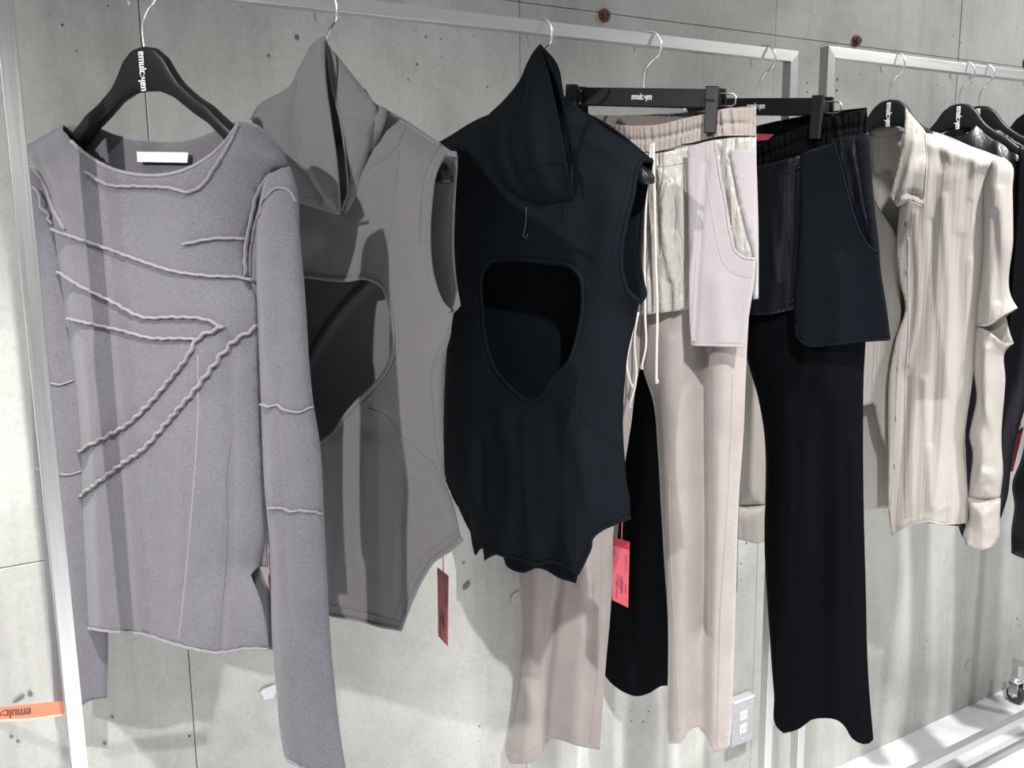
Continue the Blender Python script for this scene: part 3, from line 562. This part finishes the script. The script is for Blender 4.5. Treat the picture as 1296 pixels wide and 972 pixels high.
cloth('collar_lining', G3, g, BLK3, [(684, 58, 'o'), (680, 90, 'o'), (690, 140, 'o'), (705, 235, 'o'), (722, 240, 'o'), (722, 180, 'o'), (714, 122, 'o'), (704, 84, 'o')], .030, .002, .03)
c3b = cloth('collar_leaf', G3, g, BLK3, [(684, 56, 'o'), (692, 84, 'o'), (702, 120, 'o'), (712, 170, 'o'), (719, 204, 'o'), (724, 252, 'oc'), (725, 205), (721, 170), (713, 120), (705, 81)], .040, .026, .03, res=.005)
cloth('neck_stand', G3, g, BLK3, [(708, 100), (718, 128), (735, 138), (743, 149), (738, 172), (728, 206), (722, 214, 'o'), (712, 200, 'o'), (705, 140)], .028, .016, .03, res=.005)
trim(c3a, [(625, 219), (650, 217), (673, 212), (700, 206), (715, 204)], BLK3, g, .0013, .0011)
trim(c3a, [(692, 85), (700, 120), (710, 170), (716, 204), (721, 225), (723, 253)], BLK3, g, .0014, .002)
trim(front3, [(712, 214), (730, 208), (750, 196), (762, 184)], BLK3, g, .0013, .0012)
seam('hanging_thread', front3, [(667, 262), (666, 285), (663, 299), (667, 302), (669, 296)], fabric('dim_thread', (.07, .07, .075)), g, .0005, .0005, lift=.002)

# ------------------------------------------------------------------ beige trousers with overskirt panels
g = G4.root('layered_trousers'); tag(g, 'greige drawstring trousers with satin shorts layer and lilac side flap', 'trousers')
def ruche(pl, p, amp, ph=0.0):
    def fn(U): return amp * (.75 + .25 * np.sin(U[:, 0] * 97 + ph)) * np.sin(2 * np.pi * (U[:, 0] / p + .55 * np.sin(U[:, 0] * 61 + ph) + .25 * np.sin(U[:, 0] * 143 + ph) + 9 * (U[:, 1] - 1.6) * np.sin(U[:, 0] * 47 + ph)))
    return fn
rl4 = [([(884, 400), (886, 600), (884, 760), (883, 800)], .016, -.026), ([(884, 380), (885, 660), (884, 935)], .016, -.020), ([(849, 430), (846, 600), (850, 780), (855, 930)], .018, .008), ([(922, 450), (916, 650), (908, 920)], .016, .006), ([(912, 560), (905, 760), (902, 930)], .003, .003)]
cloth('waistband_back', G4, g, GREIGEB, [(736, 146, 'o'), (790, 146, 'o'), (850, 144, 'o'), (895, 139, 'o'), (957, 134), (957, 176, 'o'), (890, 182, 'o'), (740, 190)], -.004, .026, .06, side=-1, extra=ruche(G4, .0072, .0042), res=.0032)
wb4 = cloth('waistband', G4, g, GREIGEB, [(736, 148, 'o'), (769, 156, 'o'), (797, 159, 'o'), (830, 158, 'o'), (862, 151, 'o'), (892, 144, 'o'), (909, 139, 'o'), (956, 136), (957, 172, 'o'), (930, 172, 'o'), (908, 173, 'o'), (892, 177, 'o'), (862, 184, 'o'), (830, 192, 'o'), (793, 192, 'o'), (745, 188)], 0, .016, .05, folds=[([(738, 166), (797, 176), (830, 175), (862, 168), (892, 160), (925, 156), (960, 155)], .0035, -.0045)], extra=ruche(G4, .0090, .0038, 1.3), res=.003)
trim(wb4, [(745, 186), (793, 191), (830, 191), (862, 183), (892, 176), (908, 172), (930, 171), (957, 171)], GREIGEB, g, .0016, .0016)
lt4 = cloth('trouser_leg', G4L, g, GREIGE, [(742, 186, 'o'), (800, 191, 'o'), (845, 190), (850, 330), (836, 420), (818, 440), (806, 480), (798, 540), (788, 600), (777, 662), (774, 744), (770, 800), (766, 846), (759, 949, 'oc'), (732, 944, 'o'), (708, 936, 'o'), (691, 934, 'o'), (683, 957, 'o'), (668, 966, 'o'), (645, 966, 'o'), (640, 954), (648, 915), (657, 863), (661, 785), (658, 724), (672, 640), (700, 500), (726, 330)], -.012, .024, .07, double=True, folds=[([(711, 640), (709, 734), (700, 800), (693, 859), (688, 941)], .006, -.010), ([(680, 700), (672, 830), (664, 950)], .018, .010), ([(742, 700), (738, 800), (732, 935)], .018, .007), ([(735, 740), (752, 775), (740, 800)], .008, .004)], dr=drape(31, .002, 9))
rt4 = cloth('trouser_leg', G4, g, GREIGE, [(845, 190, 'o'), (900, 180, 'o'), (957, 172), (956, 300), (948, 390), (944, 463), (941, 540), (934, 642), (931, 744), (927, 866), (924, 932), (922, 947, 'oc'), (903, 953, 'o'), (897, 938, 'o'), (884, 920, 'o'), (872, 924, 'o'), (867, 934, 'o'), (862, 940, 'o'), (846, 940), (845, 931), (846, 850), (846, 795), (841, 710), (837, 642), (833, 572), (826, 504), (815, 470), (810, 420), (812, 330), (830, 260)], -.002, .028, .055, double=True, folds=rl4, dr=drape(33, .0016, 10), res=.006)
trim(rt4, [(846, 600), (849, 700), (854, 800), (858, 870), (858, 925)], GREIGE, g, .0011, .001)
trim(rt4, [(928, 470), (921, 640), (912, 780), (909, 900), (908, 948)], GREIGE, g, .0018, .0016)
trim(rt4, [(923, 930), (902, 938), (897, 928)], GREIGE, g, .001, .001)
trim(rt4, [(846, 925), (866, 918)], GREIGE, g, .001, .001)
trim(lt4, [(762, 690), (760, 800), (755, 860), (747, 940)], GREIGE, g, .0014, .0013)
trim(lt4, [(644, 950), (668, 952), (683, 944)], GREIGE, g, .001, .001)
st4 = cloth('satin_shorts_front', G4, g, SATIN4, [(800, 192, 'o'), (830, 194, 'o'), (874, 184), (874, 260), (873, 330), (872, 391, 'oc'), (850, 394, 'o'), (836, 396, 'o'), (808, 399, 'oc'), (811, 340), (815, 280), (817, 244), (808, 215)], .030, .012, .04, folds=[([(848, 235), (842, 290), (850, 350)], .006, .006), ([(858, 240), (852, 290)], .004, -.004), ([(835, 215), (838, 260)], .005, .004)], extra=lambda U: .0018 * np.sin(U[:, 0] * 520) * np.clip((U[:, 1] - 1.545) / .02, 0, 1), dr=drape(41, .0030, 24), res=.005)
trim(st4, [(810, 387), (836, 384), (850, 382), (872, 378)], SATIN4, g, .0013, .001)
trim(st4, [(832, 211), (850, 208), (873, 204)], SATIN4, g, .0018, .0018)
cloth('pocket_lining', G4, g, SATIN4, [(899, 178, 'o'), (930, 174, 'o'), (957, 174, 'o'), (959, 330, 'o'), (925, 334, 'o'), (905, 260, 'o')], .036, .004, .04, folds=[([(921, 190), (930, 250), (945, 320)], .004, .005), ([(912, 190), (922, 270), (935, 320)], .003, -.003)], dr=drape(43, .0014, 30), res=.005)
cloth('side_panel', G4, g, LILAC, [(923, 190, 'o'), (957, 188), (960, 300), (960, 378, 'oc'), (953, 379, 'o'), (953, 318, 'o'), (944, 285, 'o'), (932, 235, 'o')], .042, .006, .03, res=.006)
fl4 = cloth('side_flap', G4, g, LILAC, [(870, 186, 'o'), (899, 178, 'o'), (905, 177, 'o'), (911, 221, 'o'), (918, 255, 'o'), (925, 299, 'o'), (931, 318, 'o'), (941, 326, 'o'), (956, 328, 'o'), (954, 360, 'o'), (949, 392, 'o'), (942, 439, 'oc'), (910, 438, 'o'), (875, 437, 'oc'), (873, 410, 'o'), (872, 330, 'o'), (871, 250, 'o')], .050, .003, .03, folds=[([(894, 205), (886, 300), (878, 432)], .004, -.004), ([(910, 360), (915, 430)], .02, .005)], res=.0055)
trim(fl4, [(905, 178), (911, 221), (918, 255), (925, 299), (931, 318), (941, 326), (956, 328)], LILAC, g, .0020, .0018)
trim(fl4, [(894, 182), (896, 230), (903, 280), (910, 315), (916, 333), (928, 345), (953, 351)], LILAC, g, .0010, .0010)
trim(fl4, [(942, 438), (910, 437), (875, 436)], LILAC, g, .0022, .0018)
trim(fl4, [(875, 437), (881, 332), (890, 245), (896, 200)], LILAC, g, .0012, .0014)
def cord(pl, px, off, mat, parent, r=.0024):
    q, _ = hermite(px, False, 5); uv = pl.P(q, off); s = np.linspace(0, 1, len(q))
    mb = MB().tube(list(pl.L(uv, off + .003 * np.sin(s * 9))), r, r * .7, n=8); e = pl.L(uv[-1:], off)[0]
    mb.tube([e + np.array([0, 0, .004]), e - np.array([0, 0, .003])], r * 1.45, r * 1.2, n=8)
    return mb.build('drawstring', mat, parent, smooth=True)
cord(G4, [(827, 181), (829, 244), (829, 330), (832, 400), (831, 483)], .062, CORD, g)
cord(G4, [(825, 182), (818, 260), (815, 330), (817, 400), (818, 440), (812, 465)], .058, CORD, g, .0021)
cord(G4, [(806, 390), (800, 425), (793, 452), (800, 489)], .05, CORD, g, .0019)
cord(G4, [(808, 395), (803, 436), (804, 490), (797, 514)], .053, CORD, g, .0019)

# ------------------------------------------------------------------ black trousers
g = G5.root('layered_trousers'); tag(g, 'black wide-leg trousers with long jersey side flap, hung last on the front rack', 'trousers')
cloth('waistband_back', G5, g, BLKBAND, [(925, 168, 'o'), (976, 155, 'o'), (1045, 142, 'o'), (1097, 136), (1098, 172, 'o'), (1010, 190, 'o'), (930, 200)], -.006, .024, .06, side=-1, extra=ruche(G5, .0064, .0025), res=.0034)
wb5 = cloth('waistband', G5, g, BLKBAND, [(925, 186, 'o'), (955, 184, 'o'), (976, 176, 'o'), (1001, 166, 'o'), (1048, 149, 'o'), (1097, 138), (1099, 174, 'o'), (1057, 181, 'o'), (1008, 196, 'o'), (976, 205, 'o'), (955, 212, 'o'), (928, 216)], 0, .016, .05, folds=[([(930, 206), (955, 200), (1001, 183), (1048, 166), (1100, 157)], .0035, -.0045)], extra=ruche(G5, .0092, .0036, .6), res=.003)
cl = G5.P([(955, 169), (980, 170), (972, 177), (955, 179)], -.016)
tag(MB().hexa(list(G5.L(cl[[3, 2, 1, 0]], -.017)) + list(G5.L(cl[[3, 2, 1, 0]], -.0155))).build('waist_label', RED, g), 'red label inside the waistband')
cloth('trouser_leg', G5L, g, BLK5, [(928, 210, 'o'), (990, 200), (985, 330), (960, 430), (905, 480), (870, 600), (858, 700), (850, 790), (848, 868, 'oc'), (837, 868, 'o'), (824, 876, 'o'), (807, 881, 'o'), (783, 872, 'o'), (768, 858), (772, 790), (780, 700), (790, 600), (806, 480), (850, 330), (905, 240)], -.014, .018, .07, double=True, folds=[([(812, 560), (808, 720), (800, 870)], .02, .006)], dr=drape(51, .002, 8))
cloth('trouser_leg', G5, g, BLK5, [(960, 205, 'o'), (1040, 188, 'o'), (1098, 174), (1100, 300), (1095, 435), (1093, 470), (1092, 559), (1093, 653), (1095, 730), (1099, 862), (1105, 936, 'oc'), (1100, 941, 'o'), (1093, 942, 'o'), (1079, 935, 'o'), (1068, 918, 'o'), (1059, 911, 'o'), (1044, 909, 'o'), (1027, 911, 'o'), (1014, 921, 'o'), (1002, 926, 'o'), (992, 928, 'o'), (984, 921), (980, 880), (975, 812), (968, 659), (969, 630), (967, 544), (960, 504), (945, 449), (944, 380), (950, 280)], -.002, .026, .065, double=True, folds=[([(1076, 560), (1080, 760), (1088, 935)], .006, .006), ([(1004, 540), (1000, 700), (995, 800)], .005, .003), ([(1040, 520), (1042, 700), (1044, 900)], .02, -.010)], dr=drape(53, .002, 8))
st5 = cloth('satin_shorts_front', G5, g, SATIN5, [(930, 214, 'o'), (976, 206, 'o'), (1014, 196), (1013, 260), (1010, 330), (1006, 391, 'oc'), (979, 397, 'o'), (952, 399, 'oc'), (945, 396, 'o'), (935, 330)], .028, .010, .04, folds=[([(985, 225), (978, 290), (984, 350)], .008, .005)], dr=drape(55, .0016, 18), res=.006)
trim(st5, [(950, 388), (979, 386), (1006, 380)], SATIN5, g, .0012, .001)
trim(st5, [(955, 226), (985, 220), (1013, 212)], SATIN5, g, .0018, .0018)
cloth('pocket_lining', G5, g, SATIN5, [(1048, 176, 'o'), (1099, 168, 'o'), (1112, 322, 'o'), (1085, 320, 'o'), (1068, 250, 'o')], .034, .004, .04, folds=[([(1080, 190), (1092, 250), (1106, 310)], .004, .005)], dr=drape(57, .0014, 26), res=.006)
cloth('side_panel', G5, g, NAVY5, [(1082, 176, 'o'), (1099, 169), (1104, 240), (1113, 318), (1114, 335, 'o'), (1108, 330, 'o'), (1098, 280, 'o'), (1088, 225, 'o')], .040, .005, .03)
fl5 = cloth('side_flap', G5, g, NAVY5, [(1013, 195, 'o'), (1040, 186, 'o'), (1056, 180, 'o'), (1064, 210, 'o'), (1072, 242, 'o'), (1080, 270, 'o'), (1088, 292, 'o'), (1097, 308, 'o'), (1105, 317, 'o'), (1113, 320, 'o'), (1114, 336, 'o'), (1122, 388, 'o'), (1127, 429, 'oc'), (1095, 432, 'o'), (1050, 437, 'o'), (1020, 437, 'o'), (1011, 430, 'o'), (1006, 410, 'o'), (1009, 330, 'o'), (1012, 260, 'o')], .048, .003, .03, folds=[([(1060, 340), (1064, 430)], .03, .006)], res=.006)
trim(fl5, [(1056, 181), (1064, 210), (1072, 242), (1080, 270), (1088, 292), (1097, 308), (1105, 317), (1113, 320)], NAVY5, g, .0020, .0018)
trim(fl5, [(1048, 186), (1055, 240), (1065, 289), (1075, 321), (1087, 336), (1100, 343), (1114, 349)], NAVY5, g, .0011, .0010)
trim(fl5, [(1126, 429), (1095, 431), (1050, 436), (1020, 436), (1011, 429), (1007, 410)], NAVY5, g, .0024, .002)

# ------------------------------------------------------------------ cream satin shirt
g = S6.root('satin_shirt'); tag(g, 'cream satin shirt with open collar and slit elbow, on the right rack', 'shirt')
bk6 = cloth('back_panel', S6, g, CREAM, [(1060, 164, 'o'), (1099, 163, 'o'), (1146, 162, 'o'), (1178, 166), (1240, 190), (1250, 255), (1236, 400), (1232, 470), (1222, 540), (1226, 640, 'o'), (1124, 643, 'o'), (1093, 645, 'o'), (1000, 648), (1002, 500), (1004, 300), (990, 230), (1000, 195)], -.004, .018, .07, side=-1)
fl6 = cloth('front_panel', S6, g, CREAM, [(1060, 166), (1098, 166, 'o'), (1100, 215, 'o'), (1106, 250, 'o'), (1120, 275, 'o'), (1135, 300, 'o'), (1138, 360, 'o'), (1140, 400, 'o'), (1130, 450, 'o'), (1126, 510, 'o'), (1125, 574, 'o'), (1115, 550, 'o'), (1106, 510, 'o'), (1040, 530, 'o'), (1000, 560), (1002, 400), (1004, 300), (990, 230), (1010, 190)], .004, .012, .06, dr=drape(61, .0014, 12))
fr6 = cloth('front_panel', S6, g, CREAM, [(1172, 166), (1178, 167), (1213, 180), (1250, 193), (1268, 200), (1259, 230), (1254, 262), (1249, 310), (1244, 345), (1236, 402), (1232, 470), (1223, 534), (1219, 571), (1222, 600), (1225, 630), (1225, 662, 'oc'), (1193, 664, 'o'), (1174, 661, 'o'), (1149, 667, 'o'), (1129, 679, 'oc'), (1125, 653, 'o'), (1124, 583, 'o'), (1124, 509, 'o'), (1125, 480, 'o'), (1128, 457, 'o'), (1134, 428, 'o'), (1146, 388, 'o'), (1139, 358, 'o'), (1135, 314, 'o'), (1138, 267, 'oc'), (1150, 230, 'o')], .006, .026, .07,
    folds=[([(1160, 270), (1162, 400), (1150, 460)], .006, .003), ([(1180, 280), (1184, 420), (1178, 560)], .006, -.003), ([(1196, 250), (1202, 400), (1196, 520), (1186, 640)], .007, .003), ([(1213, 300), (1212, 440), (1206, 560)], .006, -.002), ([(1228, 330), (1222, 450), (1212, 560)], .006, .003), ([(1172, 480), (1176, 560), (1180, 640)], .008, .003), ([(1246, 262), (1232, 280), (1222, 296)], .004, .002), ([(1148, 480), (1146, 600), (1150, 665)], .008, -.002), ([(1185, 172), (1190, 200), (1193, 215)], .004, -.002), ([(1198, 178), (1205, 205)], .004, .002), ([(1200, 640), (1175, 652), (1140, 664)], .004, .002), ([(1238, 195), (1228, 250)], .006, .002), ([(1178, 178), (1213, 190), (1255, 205)], .02, .012)], dr=drape(63, .002, 18), res=.005)
trim(fr6, [(1150, 300), (1150, 380), (1150, 430), (1146, 480), (1147, 540), (1147, 600), (1147, 655)], CREAM, g, .0011, .0012)
trim(fr6, [(1224, 661), (1193, 663), (1174, 660), (1149, 666), (1129, 677)], CREAM, g, .0016, .0014)
for i, (px, py) in enumerate([(1146, 284), (1147, 345), (1136, 467), (1134, 530), (1132, 590)]):
    seam('buttonhole', fr6, [(px, py - 3), (px, py), (px, py + 3)], DARK, g, .0007, .0006, lift=.0008)
cl6 = cloth('collar', S6, g, CREAM, [(1146, 137), (1160, 153), (1171, 167), (1173, 195, 'o'), (1171, 240, 'o'), (1169, 263, 'oc'), (1150, 254, 'o'), (1136, 262, 'oc'), (1125, 248, 'oc'), (1134, 217, 'o'), (1144, 170, 'o')], .034, .014, .04, folds=[([(1160, 180), (1152, 215), (1142, 250)], .008, .006), ([(1136, 250), (1150, 244), (1168, 250)], .006, -.004)], res=.005)
trim(cl6, [(1171, 168), (1173, 195), (1171, 240), (1169, 262), (1150, 254)], CREAM, g, .0012, .0014)
cloth('collar_stand', S6, g, CREAM, [(1096, 158, 'o'), (1120, 160, 'o'), (1146, 158, 'o'), (1146, 168, 'o'), (1120, 172, 'o'), (1096, 172, 'o')], -.014, .003, .04, side=-1, res=.005)
up6 = cloth('sleeve', S6, g, CREAM, [(1256, 203), (1270, 199), (1280, 208), (1281, 240), (1282, 300), (1282, 381), (1288, 390, 'oc'), (1272, 398, 'o'), (1245, 413, 'o'), (1236, 411, 'c'), (1238, 380), (1243, 340), (1245, 277), (1246, 235)], .020, .022, .045, double=True, folds=[([(1266, 240), (1270, 300), (1276, 370)], .006, .006), ([(1258, 270), (1260, 330), (1262, 380)], .006, -.005)], dr=drape(65, .002, 20), res=.005)
trim(up6, [(1287, 389), (1272, 397), (1245, 412), (1238, 411)], CREAM, g, .0022, .0022)
cloth('sleeve_lining', S6, g, CREAM, [(1236, 410, 'o'), (1272, 395, 'o'), (1279, 424, 'o'), (1283, 434, 'o'), (1262, 440, 'o'), (1240, 430, 'o')], .006, .002, .03, res=.005)
lo6 = cloth('sleeve', S6, g, CREAM, [(1235, 413, 'o'), (1243, 415, 'o'), (1260, 426, 'o'), (1274, 436, 'o'), (1283, 434, 'c'), (1273, 443), (1272, 480), (1267, 559), (1269, 600), (1265, 632), (1245, 634), (1226, 630), (1228, 608), (1231, 571), (1227, 552), (1230, 534), (1236, 505), (1233, 470)], .016, .022, .045, double=True, folds=[([(1250, 440), (1246, 500), (1256, 560), (1240, 605)], .006, .007), ([(1262, 450), (1258, 540), (1246, 590)], .005, -.005), ([(1252, 600), (1262, 610)], .010, .008)], dr=drape(67, .0022, 20), res=.005)
cf6 = cloth('cuff', S6, g, CREAM, [(1225, 629), (1245, 633), (1266, 631), (1265, 660), (1264, 683, 'o'), (1255, 692, 'o'), (1243, 696, 'o'), (1223, 690, 'o'), (1219, 677), (1227, 657)], .022, .02, .035, double=True, folds=[([(1250, 650), (1262, 645)], .003, .003), ([(1248, 670), (1262, 662)], .003, .003)], dr=drape(69, .0014, 26), res=.005)
trim(cf6, [(1226, 630), (1245, 634), (1265, 632)], CREAM, g, .0016, .0014)
ls6 = cloth('sleeve', S6L, g, CREAM, [(1010, 200), (985, 215), (960, 300), (943, 420), (937, 540), (934, 622), (935, 640), (968, 640), (970, 560), (975, 460), (1000, 330), (1015, 260)], -.02, .020, .05, double=True, folds=[([(955, 470), (952, 560), (950, 620)], .008, .006)], dr=drape(71, .002, 16))
lc6 = cloth('cuff', S6L, g, CREAM, [(934, 640), (968, 640), (969, 684, 'o'), (958, 688, 'o'), (946, 685, 'o'), (933, 682, 'o')], -.018, .018, .03, double=True, dr=drape(73, .0012, 22), res=.005)
trim(lc6, [(935, 641), (950, 643), (968, 641)], CREAM, g, .0014, .0014)

# ------------------------------------------------------------------ black satin shirts at the right
g = S7.root('satin_shirt'); tag(g, 'black satin shirt directly behind the cream shirt sleeve', 'shirt')
cloth('front_panel', S7, g, SATIN7, [(1170, 160), (1184, 168, 'o'), (1205, 173, 'o'), (1228, 166, 'o'), (1236, 152), (1246, 159), (1264, 172), (1296, 186), (1312, 196), (1306, 300), (1290, 420), (1268, 560), (1258, 640), (1222, 664, 'o'), (1218, 681, 'o'), (1213, 666, 'o'), (1160, 660), (1150, 450), (1140, 300), (1150, 190)], 0, .024, .06, double=True, folds=[([(1262, 178), (1264, 215)], .004, .004), ([(1275, 182), (1278, 220)], .004, -.004)], dr=drape(81, .002, 14))
cloth('sleeve', S7, g, SATIN7, [(1290, 184), (1316, 196), (1330, 300), (1318, 420), (1294, 527), (1286, 554), (1279, 596), (1275, 628), (1267, 655, 'o'), (1250, 660, 'o'), (1236, 640), (1250, 560), (1275, 420), (1284, 300)], .03, .018, .045, double=True, dr=drape(83, .002, 18))
g = S8.root('satin_shirt'); tag(g, 'black satin shirt at the right edge of the picture', 'shirt')
cloth('front_panel', S8, g, SATIN7, [(1205, 162, 'o'), (1240, 172, 'o'), (1262, 160), (1296, 180), (1345, 205), (1350, 420), (1345, 700, 'o'), (1310, 706, 'o'), (1296, 707, 'o'), (1280, 700, 'o'), (1280, 673), (1284, 638), (1281, 616), (1293, 579), (1303, 500), (1300, 420), (1260, 300), (1210, 200)], .004, .022, .05, double=True, dr=drape(85, .002, 14))
g = S9.root('black_jacket'); tag(g, 'black jacket beyond the right picture edge, only a sliver of shoulder in view', 'jacket')
cloth('front_panel', S9, g, SATIN7, [(1310, 168), (1345, 165), (1400, 185), (1440, 215), (1430, 400), (1420, 640, 'o'), (1330, 650, 'o'), (1325, 400), (1318, 220)], .004, .022, .05, double=True, dr=drape(87, .002, 14))

# ------------------------------------------------------------------ hang tags
def hang_tag(pl, cpx, spx, off, label, text=True, th=.0006):
    q = pl.P(cpx, off); zb = q[:, 1].min(); c = q.mean(0)
    w3 = pl.o + pl.w * c[0] + pl.n * off
    r = empty('hang_tag', (w3[0], w3[1], zb), -pl.a); tag(r, label, 'tag', 'red hang tags')
    f = lambda p, d: np.array([p[0] - c[0], -d, p[1] - zb])
    a, b, cc, d_ = q                                      # top-left, top-right, bottom-right, bottom-left
    card = MB().hexa([f(d_, 0), f(cc, 0), f(b, 0), f(a, 0), f(d_, th), f(cc, th), f(b, th), f(a, th)]).build('card', RED, r)
    e = lambda s, t: (a + (b - a) * s) * (1 - t) + (d_ + (cc - d_) * s) * t
    MB().hexa([f(e(*k), th) for k in ((0, .12), (1, .12), (1, 0), (0, 0))] + [f(e(*k), th * 1.8) for k in ((0, .12), (1, .12), (1, 0), (0, 0))]).build('reinforced_end', REDD, card)
    if text:
        g = np.random.default_rng(4); mb = MB()
        for s, t0, t1 in [(.78, .22, .36), (.78, .40, .46), (.30, .55, .75), (.44, .60, .78), (.54, .56, .82), (.60, .62, .80), (.22, .66, .76), (.24, .80, .95), (.80, .66, .80)]:
            t = t0
            while t < t1:
                dt = g.uniform(.008, .02); mb.hexa([f(e(*k), th) for k in ((s, t + dt), (s + .055, t + dt), (s + .055, t), (s, t))] + [f(e(*k), th * 1.6) for k in ((s, t + dt), (s + .055, t + dt), (s + .055, t), (s, t))]); t += dt + .008
        tag(mb.build('print', INK, card), kind='stuff')
    p = pl.P(spx, off + .001)
    MB().tube([f(x, off * 0 + .001) for x in p], .0009, n=6).build('cord', RED, r, smooth=True)
T2 = Plane(.555, 128, .8, 1.135)
hang_tag(Plane(.568, 108, .8, 1.10), [(554, 718), (568, 729), (567, 818), (555, 805)], [(561, 672), (561, 700), (561, 724)], 0, 'red hang tag below the leg opening of the mauve bodysuit')
hang_tag(Plane(.955, 60, .8, 1.09), [(776, 680), (797, 686), (795, 769), (775, 759)], [(788, 655), (787, 670), (787, 684)], 0, 'red hang tag with dark print below the black bodysuit')
hang_tag(Plane(.345, 100, .75, 1.12), [(340.5, 727), (344.5, 731), (347, 824), (342, 820)], [(341, 700), (341, 715), (342, 728)], 0, 'red hang tag in the side slit of the long-sleeved mauve top', False)
hang_tag(Plane(2.05, 85, .75, 1.12), [(1287, 545), (1296, 540), (1282, 597), (1273, 595)], [(1292, 500), (1292, 520), (1291, 546)], 0, 'red hang tag between the two black satin shirts', False)

# ------------------------------------------------------------------ orange leather name strip left of the post
SY = 1.36
r = empty('leather_strip', (0.03, SY, on_y(0, 910, SY)[2])); tag(r, 'curved orange leather strip with brown lettering, left of the post', 'strap')
tp, bp_ = hermite([(-70, 906), (-30, 899), (0, 896), (40, 892), (81, 888)], False, 6)[0], hermite([(-70, 921), (-30, 915), (0, 911), (40, 909), (82, 903)], False, 6)[0]
nn = min(len(tp), len(bp_)); tp, bp_ = tp[np.linspace(0, len(tp) - 1, nn).astype(int)], bp_[np.linspace(0, len(bp_) - 1, nn).astype(int)]
base = np.array(r.location); mb = MB(); me_ = MB()
T3 = [on_y(*p, SY) - base for p in tp]; B3 = [on_y(*p, SY) - base for p in bp_]
for i in range(nn - 1):
    d = np.array([0, .003, 0]); mb.hexa([B3[i], B3[i + 1], B3[i + 1] + d, B3[i] + d, T3[i], T3[i + 1], T3[i + 1] + d, T3[i] + d])
strip = mb.build('strip', ORANGE, r)
me_.tube([p + np.array([0, .001, -.0015]) for p in B3], .0022, .0016, n=8); me_.build('stitched_edge', ORANGE_E, r, smooth=True)
px_ = lambda s, t, d: tuple(on_y(12 - s, 902.5 + t - s * .07 * -1 * .9, SY - .0004 - d) - base)
lettering('lettering', WORD, 58, 7.5, lambda s, t, d: tuple(on_y(10 - s, 902 + t + s * .075, SY - .0005 - d) - base), BROWNINK, strip)
MB().box((-.115, .003, .012), (-.105, WALL_Y - SY, .022)).build('bracket', STEEL_H, r, bevel=.0006)
